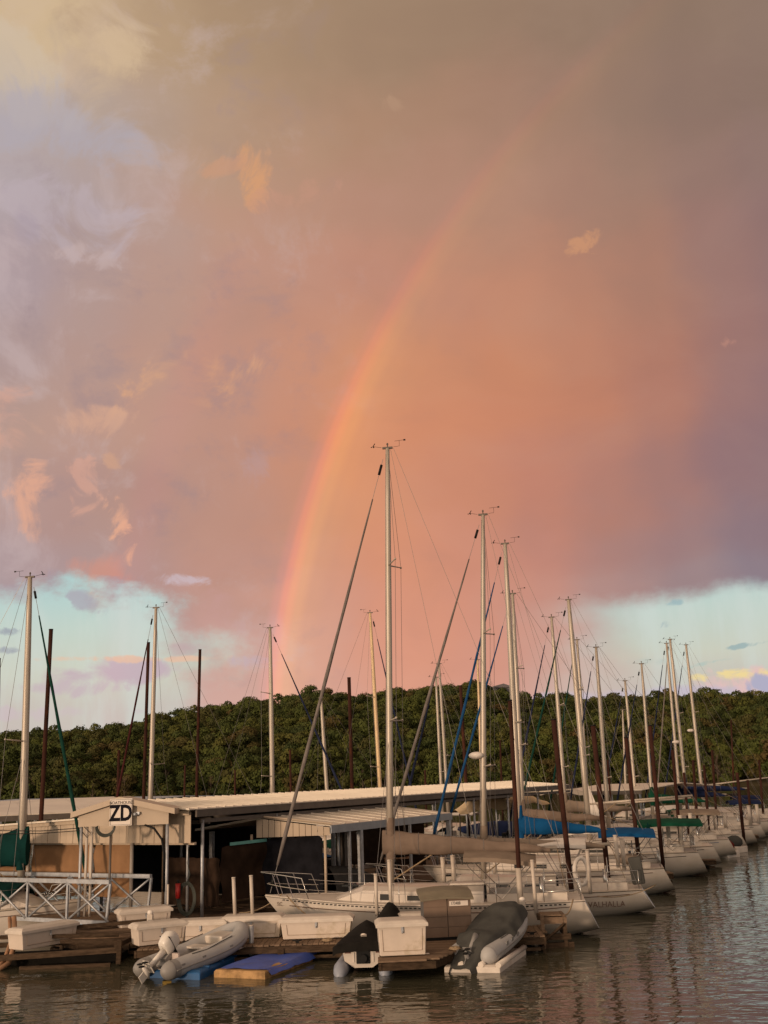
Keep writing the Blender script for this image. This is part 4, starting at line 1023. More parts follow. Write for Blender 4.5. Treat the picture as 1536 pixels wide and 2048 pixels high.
        if legs:
            f = MB()
            for sg_ in (1, -1):
                for xa in (x0 + .1, x1 - .1): f.path([((x0 + x1) / 2, w * .95 * sg_, sternz + .1), (xa, w * .97 * sg_, z - .02)], .014, 4)
            for xa in (x0 + .1, x1 - .1): f.tube((xa, -w * .97, z - .02), (xa, w * .97, z - .02), .012, n=4)
            f.build('frame', STAIN, o)
    if radome is not None:
        q_ = L2(t_, radome); MB().ball(q_, (.28, .28, .13), 12, 6).build('radome', CWHITE, t_)
    if bimini is not None: canopy('bimini', *bimini)
    if dodger is not None: canopy('dodger', *dodger)
    if name:
        txt, size, u, dz_, m_ = name
        i = int(u * NS); sid = []
        for e in (i - 1, i + 2):
            best = min(rows[e], key=lambda p_: abs(p_[2] - (sheer(u) + dz_))); sid.append(best)
        p, q = sid; yaw = math.atan2(q[1] - p[1], q[0] - p[0]); k_ = (L_ * u - p[0]) / (q[0] - p[0])
        lettering(txt, size, t_, (L_ * u, p[1] + (q[1] - p[1]) * k_ + .085, sheer(u) + dz_), (math.pi / 2, 0, yaw + math.pi), m_)
    return t_, L_, half, sheer

def PM(px, py, Y): return P(px, py, Y)
# nearest boat
B1 = sailboat('nearest white sailboat, side on, with long taupe sail cover and grey furled jib', (5.45, 32.8), (-4.05, 34.0), PM(775, 897, 33.4), PM(781, 1782, 33.4), fb=(1.15, 1.38), beam=3.3,
         boom=1, cover=CTAUPE, jib=JIBG, detail=3, mast_r=.105, spreaders=(.36, .715), cover_h=.60, boom_z=2.72, boom_len=5.0, boom_rise=-.05, stripe=BRN,
         dodger=(1.3, 3.4, 2.30, 1.15, CTAN, .15, True, -.2), name=('S.C.', .15, .945, -.17, BRN))

def SB(label, sx_, sy, L_, top, foot, Y, **k):
    """sailboat whose mast stands on depth Y; sx_, sy = deck stern position"""
    sx_ *= .94; d = Vector((-.984, .18, 0)); bow = Vector((sx_, sy, 0)) + d * L_
    if k.pop('flip', False): bow = Vector((sx_, sy, 0)) - d * L_
    return sailboat(label, (sx_, sy), (bow.x, bow.y), PM(*top, Y), PM(*foot, Y), **k)
JB = mat('blue_jib_cover', (0.010, 0.05, 0.13), .85, var=.2)
JG = mat('green_jib_cover', (0.006, 0.035, 0.026), .85, var=.2)
JR = mat('dark_red_jib_cover', (0.045, 0.012, 0.012), .85, var=.2)
YM = mat('yellowed_mast', (0.62, 0.45, 0.26), .5, .1, var=.08)
b2_ = SB('white sailboat with VALHALLA on its side, second from the front', 8.62, 37.0, 9.2, (966, 1030), (967, 1768), 37.3, fb=(.92, 1.15), beam=3.1, boom=1, cover=CTAN, boom_z=2.45, boom_len=4.2, cover_h=.35,
         jib=JIBG, detail=2, spreaders=(.30, .66), mast_r=.10, stripe=BRN, bimini=(1.7, 3.3, 2.45, .95, CWHITE, .15, True, 0), radome=PM(953, 1511, 37.3), name=('VALHALLA', .25, .128, -.36, BRN))
tv = b2_[0]; ob = MB(); ob.box((.12, .55, 1.35), (.42, .30, .85), ry=.1); ob.build('covered_outboard', CGREY, tv, bevel=.05)
rg_ = MB(); rg_.path([(1.9 + .22 * math.cos(a), 1.25, 1.42 + .42 * math.sin(a)) for a in np.linspace(0, 6.28, 17)[:-1]], .07, 7, closed=True); rg_.build('horseshoe_buoy', CWHITE, tv)
b3_ = SB('white sailboat with bright blue sail cover and blue bimini', 10.75, 42.2, 9.2, (1010, 1088), (1043, 1725), 42.6, fb=(1.12, 1.3), beam=3.2, boom=1, cover=CBLUE, boom_z=2.66, boom_len=3.3, cover_h=.62,
         jib=JB, detail=2, spreaders=(.42,), mast_r=.12, bimini=(.2, 2.3, 2.42, 1.25, CBLUE, .16, True, -.05), stripe=BRN)
sk_ = MB(); sk_.ball((1.2, 1.0, 1.32), (.5, .35, .2), 10, 6); sk_.build('cushion', CTAN, b3_[0])
b4_ = SB('large white sailboat with long taupe sail cover and dark green bimini', 13.95, 48.4, 11.4, (1025, 1188), (1049, 1705), 49.0, fb=(1.2, 1.4), beam=3.7, boom=1, cover=CTAUPE, boom_z=2.85, boom_len=3.7, cover_h=.5,
         jib=JB, detail=2, spreaders=(.4, .7), mast_r=.11, bimini=(-.3, 2.4, 2.45, 1.3, CGREEN, .16, True, 0), dodger=(4.0, 5.6, 2.2, 1.3, CWHITE, .2, True, 0))
fd = MB(); fd.ball((1.6, 1.78, .75), (.16, .13, .42), 8, 6); fd.build('fender', CTEAL, b4_[0])
MB().path([(1.6, 1.75, 1.2), (1.6, 1.72, 1.9)], .01, 4).build('fender_line', ROPE, b4_[0])
tr_ = MB(); tr_.add([(2.2, 1.5, 1.75), (1.75, 1.5, 1.72), (2.0, 1.5, 2.35), (2.2, 1.47, 1.75), (1.75, 1.47, 1.72), (2.0, 1.47, 2.35)], [(0, 1, 2), (5, 4, 3), (0, 3, 4, 1), (1, 4, 5, 2), (2, 5, 3, 0)]).build('folded_flag', CTEAL, b4_[0])
b5_ = SB('sailboat with bare boom and thick mast carrying a small white sail at its foot', 16.0, 52.7, 9.6, (1137, 1200), (1181, 1690), 53.1, fb=(1.1, 1.3), detail=1, boom=1, boom_z=3.3, boom_len=5.0, boom_rise=.25, jib=JG, mast_r=.14, spreaders=(.35, .62))
sv = MB(); q = L2(b5_[0], PM(1179, 1640, 53.1)); sv.add([(q.x - .08, q.y, q.z), (q.x - .62, q.y, q.z + .02), (q.x - .05, q.y, q.z + 1.7), (q.x - .08, q.y + .05, q.z), (q.x - .62, q.y + .05, q.z + .02), (q.x - .05, q.y + .05, q.z + 1.7)], [(0, 1, 2), (5, 4, 3), (0, 3, 4, 1), (1, 4, 5, 2), (2, 5, 3, 0)]).build('storm_sail', CWHITE, b5_[0])
SPEC = [
 ('sailboat with weathered orange lit mast left of the thick mast', 18.2, 57.0, 11.5, (1103, 1235), (1136, 1690), 57.3, dict(jib=JIBN, boom=1, boom_z=2.9, cover=CTAN, boom_len=3.6, mast_r=.11, spreaders=(.33, .6), stripe=CBLUE, bimini=(.3, 2.6, 2.5, 1.2, CTAN, .15, True, 0))),
 ('sailboat whose mast stands close behind the thick mast', 22.2, 65.0, 12, (1154, 1280), (1180, 1680), 65.4, dict(jib=JG, mast_r=.11, spreaders=(.45,), stripe=CRED, dodger=(3, 4.6, 2.2, 1.2, CGREEN, .15, True, 0))),
 ('sailboat with bare silver boom and mast right of the thick mast', 20.2, 61.0, 9.6, (1192, 1295), (1220, 1690), 61.4, dict(jib=JIBN, boom=1, boom_z=3.0, boom_len=4.6, boom_rise=.2, mast_r=.12, spreaders=(.33,), dodger=(1.5, 3.6, 2.3, 1.2, CGREEN, .15, True, 0))),
 ('sailboat with short mast between two rusty piles', 26.2, 73.0, 11, (1250, 1362), (1277, 1660), 73.4, dict(jib=JIBN, mast_r=.11, spreaders=(.35,), bimini=(.3, 2.3, 2.4, 1.1, CNAVY, .15, True, 0), stripe=CBLUE)),
 ('sailboat with slim mast and pale slanting boom line near the right', 24.2, 69.0, 9, (1283, 1328), (1310, 1680), 69.4, dict(jib=JIBN, mast_r=.10, spreaders=(.5,), boom=1, boom_z=2.8, boom_len=3.4, cover=CGREEN)),
 ('sailboat with radar dome on the left one of the paired masts at right', 28.2, 77.0, 9, (1333, 1287), (1366, 1670), 77.3, dict(jib=JIBN, mast_r=.11, spreaders=(.4,), boom=1, boom_z=2.9, boom_len=3.2, cover=CNAVY, radome=PM(1352, 1484, 77.3))),
 ('sailboat with the taller right one of the paired masts at right', 30.2, 81.0, 9, (1340, 1279), (1380, 1660), 81.3, dict(jib=JIBG, mast_r=.13, spreaders=(.32, .6), boom=1, boom_z=3.2, boom_len=4.4, cover=CNAVY)),
 ('sailboat with the rightmost mast of the marina', 32.7, 86.0, 9.6, (1372, 1290), (1412, 1655), 86.3, dict(jib=JIBN, mast_r=.13, spreaders=(.3, .62), boom=1, boom_z=3.4, boom_len=5.6, boom_rise=.5, radome=PM(1381, 1461, 86.3), dodger=(2, 4, 2.3, 1.2, CNAVY, .15, True, 0))),
 ('far sailboat behind the long roof, left of the blue furled sails', 9.5, 72.0, 9, (878, 1328), (898, 1650), 72, dict(jib=JIBN, mast_r=.11, spreaders=(.42,))),
 ('far sailboat whose mast touches its neighbour left of the blue furled sails', 8.6, 75.0, 8, (872, 1355), (886, 1650), 75, dict(jib=JIBN, mast_r=.11, spreaders=(.35,))),
 ('far sailboat with yellow mast just behind the second tallest mast', 12.4, 74.0, 9, (955, 1320), (966, 1650), 74, dict(mast_m=YM, mast_r=.10, spreaders=(.4,))),
 ('sailboat with yellowed leaning mast just left of the tallest mast', -7.6, 66.0, 9, (740, 1226), (765, 1660), 65, dict(mast_m=YM, jib=JIBN, mast_r=.12, spreaders=(.28, .60), flip=True)),
 ('small sailboat whose mast top is hidden by the grey furled jib', 1.5, 73.0, 7, (642, 1396), (658, 1650), 72, dict(mast_r=.13, spreaders=(), wind=False, jib=None)),
 ('sailboat with grey mast centred left of the rainbow foot', -11.4, 58.0, 9.5, (540, 1256), (546, 1680), 58, dict(jib=JIBN, mast_r=.13, spreaders=(.29, .68), flip=True)),
 ('sailboat with orange lit mast between two rusty piles at left', -5.6, 53.0, 9.5, (312, 1216), (298, 1700), 52.5, dict(jib=JR, mast_r=.12, spreaders=(.34,))),
 ('distant small sailboat with a thin white mast right of centre', 24.0, 84.0, 7, (1245, 1420), (1254, 1640), 83, dict(mast_r=.09, spreaders=(.4,), wind=False)),
]
for lab, x, y, l, tp, ft, Y, kw in SPEC:
    kw = dict(kw); kw.setdefault('fb', (1.1, 1.3)); kw.setdefault('detail', 1 if y < 72 else 1)
    if x < 0 and not kw.get('flip'): kw.setdefault('cabin', True)
    SB(lab, x, y, l, tp, ft, Y, **kw)
# left boat with green cover, bow to the right
sl = sailboat('white sailboat at left with dark green sail cover and tarp, bow to the right', (-18.4, 36.9), (-9.8, 35.9), PM(60, 1155, 36.6), PM(41, 1795, 36.6), fb=(1.0, 1.25), beam=3.0, boom=1, cover=CTEAL, boom_z=2.55, boom_len=4.0, cover_h=1.15,
     jib=JG, detail=2, mast_r=.13, spreaders=(.47,), bimini=(2.0, 6.2, 1.75, .9, CTEAL, .35, False, .25), jib_foot=None, stripe=BRN)

# ------------------------------------------------------------------ motorboats and covered craft under the long roof and beyond
def motorboat(label, loc, rz, L_=6.5, cover=None, top=None):
    t_ = thing('motorboat', label, 'motorboat', loc, rz, 'motorboats berthed under the long roof'); hb = 1.15
    rows = []
    for i in range(11):
        u = i / 10; h = hb * (.92 if u < .5 else max(.03, .92 * (1 - ((u - .5) / .5) ** 2.2))); z = .75 + .35 * u ** 2
        rows.append([(u * L_ - (0 if u < .7 else (u - .7) * 2.0 * (k / 4)), h * (1 - .5 * (k / 4) ** 2), z * (1 - k / 4) - .3 * k / 4) for k in range(5)])
    m = MB(); m.grid(rows); m.grid([[(p[0], -p[1], p[2]) for p in r_] for r_ in rows]); m.grid([[(p[0], p[1], p[2]), (p[0], -p[1], p[2])] for p in rows[0]], False); m.build('hull', GEL, t_)
    d = MB(); d.grid([[(r_[0][0], r_[0][1] * k, r_[0][2] + .02) for k in (1, 0, -1)] for r_ in rows]); d.build('deck', GEL2, t_)
    s_ = MB()
    for sg_ in (1, -1): s_.path([(r_[1][0], (r_[1][1] + .01) * sg_, r_[1][2] + .1) for r_ in rows[:-1]], .03, 4)
    s_.build('rub_rail', BRN, t_)
    w = MB(); w.grid([[(L_ * .62, y, .95) for y in (-.95, 0, .95)], [(L_ * .50, y * .9, 1.5) for y in (-.95, 0, .95)]], False); w.build('windscreen', GLASS, t_)
    MB().box((L_ * .58, 0, 1.08), (1.4, 1.5, .35)).build('console', GEL, t_)
    if cover is not None:
        rws = []
        for i in range(9):
            u = i / 8; r_ = rows[min(10, int(u * 10))]
            rws.append([(u * L_ * .98, r_[0][1] * 1.03 * math.cos(a), r_[0][2] + (.12 + .75 * math.sin(math.pi * min(1, .15 + u * .8))) * math.sin(a)) for a in np.linspace(0, math.pi, 9)])
        MB().grid(rws).build('cover', cover, t_)
    if top is not None:
        c = MB(); c.grid([[(L_ * (.2 + .4 * i / 5), y, 2.25 + .12 * (1 - y * y)) for y in (-1, -.5, 0, .5, 1)] for i in range(6)]); c.grid([[(L_ * (.2 + .4 * i / 5), y, 2.20 + .12 * (1 - y * y)) for y in (-1, -.5, 0, .5, 1)] for i in range(6)])
        cc = c.build('canopy', top, t_); f = MB()
        f.path([(L_ * .22, -.98, 2.2), (L_ * .22, .98, 2.2), (L_ * .58, .98, 2.2), (L_ * .58, -.98, 2.2), (L_ * .22, -.98, 2.2)], .015, 4)
        for x in (.22, .58):
            for y in (-1, 1): f.tube((L_ * x, y * .98, .8), (L_ * x, y * .98, 2.22), .02, n=4)
        f.build('frame', STAIN, cc)
    ob = MB(); ob.box((-.25, 0, .85), (.4, .38, .6)); ob.box((-.25, 0, .3), (.15, .12, .7)); ob.build('outboard', BLK, t_, bevel=.04)
    return t_
for k, (px, Y, rz, cv_, tp_, lab) in enumerate([
    (655, 50, 2.4, CBLUE, None, 'blue covered motorboat just right of the black tarp'),
    (700, 55, 2.6, None, CWHITE, 'white motorboat with white canopy seen through the posts of the lower boathouse'),
    (745, 53, 2.5, None, None, 'open white motorboat seen left of the nearest mast through the posts'),
    (815, 56, 2.5, CGREEN, None, 'dark green covered motorboat right of the nearest mast'),
    (855, 59, 2.6, None, CNAVY, 'white motorboat with navy canopy right behind the end of the lower roof'),
    (905, 60, 2.5, None, CWHITE, 'white motorboat with pale canopy left of the second mast'),
    (1000, 66, 2.6, None, CWHITE, 'white motorboat with canopy beside the beige tent roof'),
    (1095, 68, 2.6, CNAVY, None, 'navy covered motorboat behind the blue sail cover'),
    (1260, 72, 2.9, None, CGREEN, 'white motorboat with green canopy among the right hand masts'),
    (1395, 78, 2.9, None, CNAVY, 'white motorboat with navy canopy at far right'),
    (1440, 86, 2.9, CWHITE, None, 'white covered motorboat farthest at right'),
    (1510, 88, 2.9, None, CBLACK, 'white motorboat with black canopy at the right border')]):
    q = P(px, 1600, Y); motorboat(lab, (q.x, Y, 0), rz, 6.5 if k % 2 else 7.2, cv_, tp_)
# beige tents over berths
def tent(label, px, Y, w, z0, h, rz, mm):
    q = P(px, 1600, Y); t_ = thing('canopy_tent', label, 'canopy', (q.x, Y, 0), rz); m = MB(); hw = w / 2
    rws = []
    for i in range(9):
        u = i / 8; s_ = 1 - abs(2 * u - 1) ** 2.4 * .75
        rws.append([(-hw + w * u, v * 1.6, z0 + h * s_ * (1 - abs(v) ** 1.5 * .7) - (.12 * abs(math.sin(u * math.pi * 4)))) for v in np.linspace(-1, 1, 7)])
    m.grid(rws); m.build('cover', mm, t_); p_ = MB()
    for x in (-hw, 0, hw):
        for y in (-1.5, 1.5): MB().tube((x, y, .2), (x, y, z0 + (h * .3 if x == 0 else h * .1)), .04, n=5).build('post', DFASC, t_)
    return t_
BEI = mat('beige_tent_canvas', (.55, .42, .27), .85, var=.08)
tent('beige peaked tent canopy behind the second mast', 972, 62, 3.6, 2.4, 1.15, .1, BEI)
tent('pale tent canopy half hidden by the rusty front pile', 1030, 66, 3.8, 2.7, .7, .0, BEI)
tent('wide pale awning behind the furled green and blue jibs', 1095, 72, 5.0, 3.0, .9, .0, mat('pale_tent_canvas', (.52, .46, .38), .85, var=.08))

# ------------------------------------------------------------------ piles
def pile(label, top, foot, Y, r=.13, cap=True, sleeve=None, group='rusty steel mooring piles'):
    a_, b_ = PM(*top, Y), PM(*foot, Y); d = (b_ - a_); d.normalize(); base = b_ + d * ((b_.z + 1.0) / -d.z if b_.z > -1 else 0)
    t_ = thing('mooring_pile', label, 'pile', (base.x, base.y, 0), 0, group); o = Vector((base.x, base.y, 0))
    r *= .66
    MB().path([base - o, (base - o).lerp(a_ - o, .5), a_ - o], [r, r, r * .96], 10).build('pipe', RUST, t_)
    if cap: MB().tube(a_ - o, a_ - o + Vector((0, 0, .04)), r * 1.05, n=10).build('rim', BLK, t_)
    if sleeve:
        s0, s1 = PM(*sleeve[0], Y) - o, PM(*sleeve[1], Y) - o; MB().tube(s0, s1, r * 1.28, n=12).build('sleeve', mat('grey_pvc_sleeve', (.36, .31, .26), .6, var=.12), t_)
    return t_
pile('rusty pile with thick grey plastic sleeve at the dock end beside the covered dinghy', (1020, 1402), (1042, 1822), 31.5, .098, sleeve=((1037, 1736), (1042, 1822)))
pile('dark rusty pile rising by the white bimini of the nearest sailboat', (1107, 1440), (1142, 1772), 35.2, .13)
pile('rusty pile just left of the VALHALLA buoy', (1186, 1452), (1218, 1775), 39.2, .14)
pile('rusty pile crossing the bare silver booms', (1252, 1476), (1280, 1740), 43.6, .13)
pile('rusty pile in front of the green bimini', (1300, 1452), (1326, 1735), 44.5, .13)
pile('tall dark pile leaning beside the green covered mast at left', (102, 1260), (82, 1640), 44, .14)
pile('maroon pile left of the orange lit left hand mast', (297, 1286), (286, 1640), 55, .13)
pile('thin maroon pile left of the grey mast near the rainbow foot', (400, 1300), (392, 1640), 60, .13)
pile('short dark pile between the grey furled jib and the tallest mast', (698, 1356), (706, 1640), 66, .17)
pile('dark pile at the left border', (-2, 1318), (-8, 1640), 52, .13)
pile('dark pile rising behind the two blue furled sails', (921, 1372), (936, 1640), 64, .15)
for i, (tx, ty, fx, fy, Y, r, lab) in enumerate([
    (1345, 1500, 1362, 1700, 52, .12, 'rusty pile left of the teal fender boat'), (1368, 1545, 1380, 1690, 58, .12, 'short rusty pile behind the green bimini'),
    (1386, 1520, 1398, 1690, 60, .12, 'rusty pile under the navy cover at right'), (1408, 1530, 1420, 1690, 62, .12, 'rusty pile left of the white rolled sail'),
    (1424, 1500, 1436, 1680, 66, .12, 'rusty pile beside the white rolled sail'), (1474, 1545, 1486, 1662, 64, .15, 'orange rusty pile on the far cross dock'),
    (1495, 1560, 1504, 1660, 72, .13, 'second last rusty pile at the right'), (1518, 1520, 1528, 1650, 80, .13, 'last rusty pile near the right border'),
    (1000, 1480, 1006, 1640, 72, .1, 'thin orange pile right of the second tallest mast'), (238, 1500, 234, 1640, 58, .12, 'brown pile behind the ZD sign'),
    (370, 1530, 368, 1640, 70, .1, 'faint pile left of the maroon pile under the hill'), (580, 1500, 583, 1640, 75, .12, 'brown pile right of the grey mast'),
    (470, 1540, 470, 1640, 75, .1, 'faint brown pile behind the long roof'), (850, 1540, 853, 1640, 78, .12, 'brown pile left of the paired far masts'),
    (1462, 1440, 1470, 1640, 96, .12, 'dark pile before the hill at right'), (1215, 1520, 1226, 1660, 66, .1, 'thin brown pile between the right hand masts')]):
    pile(lab, (tx, ty), (fx, fy), Y, r, cap=False)
# white plastic guide posts
def post(label, top, foot, Y, r=.045, zb=None):
    a_, b_ = PM(*top, Y), PM(*foot, Y); o = Vector((b_.x, b_.y, 0)); t_ = thing('guide_post', label, 'post', o, 0, 'white plastic dock guide posts')
    z0 = b_.z if zb is None else zb
    MB().tube(Vector((0, 0, z0)), a_ - o, r, n=10).build('pipe', PVC, t_); MB().tube(a_ - o, a_ - o + Vector((0, 0, .035)), r * 1.12, n=10).build('cap', PVC, t_)
for i, (tx, ty, fx, fy, Y, r, lab) in enumerate([
    (467, 1757, 470, 1832, 31.15, .05, 'white post left of the bow of the nearest sailboat, left of two'), (502, 1753, 505, 1830, 31.15, .05, 'white post touching the bow rail of the nearest sailboat'),
    (751, 1750, 754, 1832, 31.1, .048, 'shorter white post in front of the cabin window'), (778, 1722, 783, 1828, 31.1, .052, 'white post in front of the tallest mast'),
    (1064, 1722, 1073, 1830, 31.3, .052, 'white post right of the sleeved pile'), (885, 1717, 888, 1765, 35.0, .07, 'left one of two stout white posts under the taupe sail cover'),
    (905, 1713, 908, 1762, 35.0, .07, 'right one of two stout white posts under the taupe sail cover'), (1174, 1701, 1181, 1788, 34.6, .06, 'white post at the stern of the nearest sailboat'),
    (1230, 1672, 1237, 1735, 39.0, .07, 'taller white post right of the VALHALLA buoy'), (1243, 1678, 1249, 1740, 39.4, .07, 'white post beside the taller one right of the buoy'),
    (1360, 1632, 1364, 1700, 48.5, .09, 'white post behind the teal flag'), (1380, 1628, 1385, 1690, 50.0, .09, 'white post beside the green bimini end'),
    (1336, 1655, 1340, 1710, 49, .09, 'white post left of the green bimini frame'), (1410, 1625, 1414, 1672, 60, .11, 'white post left of the maroon covered craft'),
    (1428, 1622, 1433, 1668, 61, .11, 'white post above the maroon covered craft'), (1450, 1626, 1452, 1660, 64, .1, 'white post on the far cross dock'), (1497, 1612, 1502, 1652, 68, .11, 'white post right of the orange pile'), (1513, 1610, 1518, 1648, 70, .11, 'white post nearest the right border'),
    (988, 1705, 990, 1750, 39, .06, 'white post behind the tan dodger'), (716, 1666, 718, 1700, 46, .07, 'white post under the lower roof')]):
    post(lab, (tx, ty), (fx, fy), Y, r)

# ------------------------------------------------------------------ finger docks between the boats
def rectdeck(lab, x0, x1, y0, w, z=DZ, name='finger_dock', sl=-.17, **k):
    return wood_deck(name, lab, [(x0, y0), (x1, y0 + sl * (x1 - x0)), (x1, y0 + sl * (x1 - x0) + w), (x0, y0 + w)], z, (0.03, 1), **k)
rectdeck('narrow plank finger between the nearest sailboat and VALHALLA', -1.0, 5.7, 35.9, .45, as_stuff=True)
rectdeck('narrow plank finger right behind VALHALLA', 0.6, 7.8, 40.7, .8, as_stuff=True)
rectdeck('plank finger ending at the teal fender', 3.2, 11.2, 46.3, .9, as_stuff=True)
rectdeck('plank finger behind the large taupe covered sailboat', 5.6, 14.6, 52.1, .45, as_stuff=True)
rectdeck('far plank finger at right with maroon covered craft at its end', 8.0, 18.0, 60.45, .5, as_stuff=True)
rectdeck('far cross dock with an orange rusty pile', 11.5, 22.0, 68.5, .6, as_stuff=True)
rectdeck('farthest finger dock at the right border', 17.0, 29.0, 80.9, .6, as_stuff=True)
for i, (px, Y, lab) in enumerate([(1424, 57.5, 'maroon covered water scooter on the far finger dock'), (1443, 60.5, 'grey covered water scooter on the far finger dock')]):
    q = P(px, 1600, Y); t_ = thing('water_scooter', lab, 'water scooter', (q.x, Y, 0), 2.2, 'covered water scooters at the far dock')
    MB().ball((0, 0, .55), (1.1, .5, .45), 10, 7).build('cover', CRED if i == 0 else CGREY, t_); MB().box((0, 0, .15), (2.0, 1.0, .35)).build('float', FLOATW, t_, bevel=.05)

# ------------------------------------------------------------------ front dock, its finger and everything standing on them
fdk = wood_deck('front_dock', 'weathered plank dock along the front carrying the row of white boxes', [(-7.0, 29.6), (3.85, 29.45), (4.0, 31.35), (-7.0, 31.38)], DZ, (0.02, 1))
ffg = wood_deck('front_finger', 'short plank finger reaching towards the camera under the nearest white box', [G(757, 1922, DZ).xy, G(872, 1916, DZ).xy, (G(975, 1880, DZ).x, 29.40), (-.3, 29.50)], DZ - .004, (1, .03), low=False, floats=False)
crib = thing('dock_crib', 'rough weathered timber crib at the dock end by the sleeved pile', 'dock', (3.92, 30.6, 0)); crib.scale = (.78, .9, .82)
m = MB()
for k, (x, y, z, dx_, dy_, dz_) in enumerate([(.35, -.3, .85, .9, .12, .2), (.4, -.35, .35, 1.0, .12, .18), (.45, -.28, .08, 1.1, .14, .16), (-.05, -.35, .5, .12, .14, 1.1), (.72, -.3, .45, .12, .14, 1.0), (.35, .5, .85, .9, .12, .16), (.72, .1, .95, .1, .9, .14), (.72, .1, .45, .1, .9, .14), (-.05, .1, .9, .1, .9, .14), (.3, .1, 1.0, .7, .8, .04)]):
    MB().box((x, y, z), (dx_, dy_, dz_), .03 * (k % 3 - 1)).build('timber', TIMB if k % 3 else PLANK, crib)
MB().path([(-.05, -.4, .2), (.7, -.4, .75)], .05, 4).build('brace', TIMB, crib)
MB().tube((-.35, -.5, -.1), (-.35, -.5, .42), .07, n=10).build('pvc_stub', PVC, crib)
# low open frames at the far left
lf = thing('low_dock_frame', 'dark open timber frame floating under the gangway at left', 'dock', (-9.2, 30.9, 0))
for k, (x, y, z, l, rz_, tk) in enumerate([(-.6, -.9, .32, 4.6, .02, .14), (-.4, .6, .42, 4.4, .05, .12), (.9, -.8, .62, 1.6, .0, .1), (-2.6, -.2, .4, 1.8, 1.5, .12), (1.7, 0, .5, 1.9, 1.5, .12), (-.2, .1, .66, 3.2, .12, .10), (.3, .9, .8, 3.4, .16, .10), (.3, -.98, .02, 2.4, .02, .12), (1.72, -.95, .35, .12, 0, .7)]):
    MB().box((x, y, z), (l, .1, tk if tk < .5 else .6), rz_, ry=.03 * (k % 3 - 1)).build('timber', TIMB, lf)
MB().box((-.4, .2, .0), (4.0, 1.3, .4)).build('float', BLACKW, lf)
MB().path([(-1.5, .1, 1.2), (-1.3, -.2, .6), (-1.25, -.9, .15), (-1.5, -1.1, .0), (-1.9, -1.12, .04), (-2.0, -1.1, .25)], .07, 8).build('sewer_hose', PIPEB, lf)
MB().path([(-1.62, .1, 1.2), (-1.45, -.2, .6), (-1.4, -.8, .2), (-1.5, -1.0, .1)], .05, 8).build('sewer_hose', PIPEB, lf)
ltm = thing('long_timber', 'long weathered timbers lying on the low frame behind the left box', 'timber', (-8.1, 31.8, .5), .25)
for k in range(3): MB().box((0, .2 * k, .05 * k), (2.6, .16, .1), .05 * k).build('plank', PLANK, ltm)

def dock_box(label, c, L_, Wd, H_, rz, algae=True, group='white fibreglass dock boxes', knob=False, z=DZ):
    H_ *= .78; t_ = thing('dock_box', label, 'dock box', (c[0], c[1], z), rz, group)
    m = MB(); m.box((0, 0, H_ / 2 + .01), (L_, Wd, H_ - .02), taper=.93); m.build('body', BOXM, t_, bevel=.02)
    l_ = MB(); a, b_ = L_ / 2 + .05, Wd / 2 + .05
    rows = [[(sx * x, sy * y, zz) for sx, sy in ((-1, -1), (1, -1), (1, 1), (-1, 1))] for x, y, zz in ((a, b_, H_ - .05), (a, b_, H_ + .02), (a - .08, b_ - .08, H_ + .08), (a - .14, b_ - .14, H_ + .095))]
    l_.grid(rows, False, True); l_.add(rows[-1], [(0, 1, 2, 3)]); l_.add(rows[0], [(3, 2, 1, 0)]); l_.build('lid', GEL2, t_, bevel=.01)
    f = MB(); y = -Wd / 2 * .965
    w_ = L_ * .40
    for (xa, za, xb, zb) in ((-w_, .13, w_, .13), (-w_, .13, -w_ * 1.04, H_ - .1), (w_, .13, w_ * 1.04, H_ - .1)): f.path([(xa, y - .002, za), (xb, y - .016, zb)], .006, 4)
    f.build('panel_edge', mat('box_seam', (.30, .22, .16), .7), t_)
    h = MB(); h.box((0, -Wd / 2 - .02, H_ - .1), (.05, .03, .12)); h.ball((0, -Wd / 2 - .035, H_ - .17), (.025, .02, .03), 6, 4); h.build('hasp', STEEL, t_)
    if algae:
        s_ = MB(); x = L_ / 2 * .965; s_.add([(x - .01, -Wd / 2 * .9, .04), (x - .01, Wd / 2 * .9, .04), (x + .02, Wd / 2 * .9, H_ - .08), (x + .02, -Wd / 2 * .9, H_ - .08)], [(0, 1, 2, 3)]); s_.build('stained_end', ALGAE, t_)
    return t_
def gx(px, py, z=DZ): q = G(px, py, z); return (q.x, q.y)
c = gx(633, 1879); dock_box('widest white dock box, in the middle of the front row, with a hanging padlock', (c[0], c[1] + .35), 1.92, .72, .63, -.02)
c = gx(503, 1878); dock_box('white dock box behind the bow of the grey inflatable', (c[0] , c[1] + .37), 1.65, .72, .64, -.02)
c = gx(398, 1884); dock_box('white dock box between the outboard and the coiled hose', (c[0], c[1] + .45), 1.35, .66, .58, .03)
c = gx(300, 1893); dock_box('white dock box set at an angle behind the outboard motor', (c[0] + .1, c[1] + .50), 1.35, .62, .62, .55)
c = gx(278, 1868); dock_box('higher white dock box at the foot of the gangway', (c[0], c[1] + .55), 1.5, .62, .60, .45, z=DZ + .12)
c = gx(42, 1900, .45); dock_box('leftmost white dock box with a long lid', (c[0] + .3, c[1] + .85), 1.9, .62, .62, 1.0, z=.42)
c = gx(815, 1868); dock_box('low white dock box half hidden behind the nearest box', (c[0], c[1] + .3), 1.0, .55, .55, 0)
c = gx(806, 1914); nb = dock_box('nearest white dock box, largest of all, on the finger end', (c[0] - .02, c[1] + .46), 1.16, .82, .92, .06)
fd = thing('dock_fender', 'white cylindrical fender along the edge below the nearest box', 'fender', gx(832, 1918, .32) + (.36,)); fd.location.y -= .10
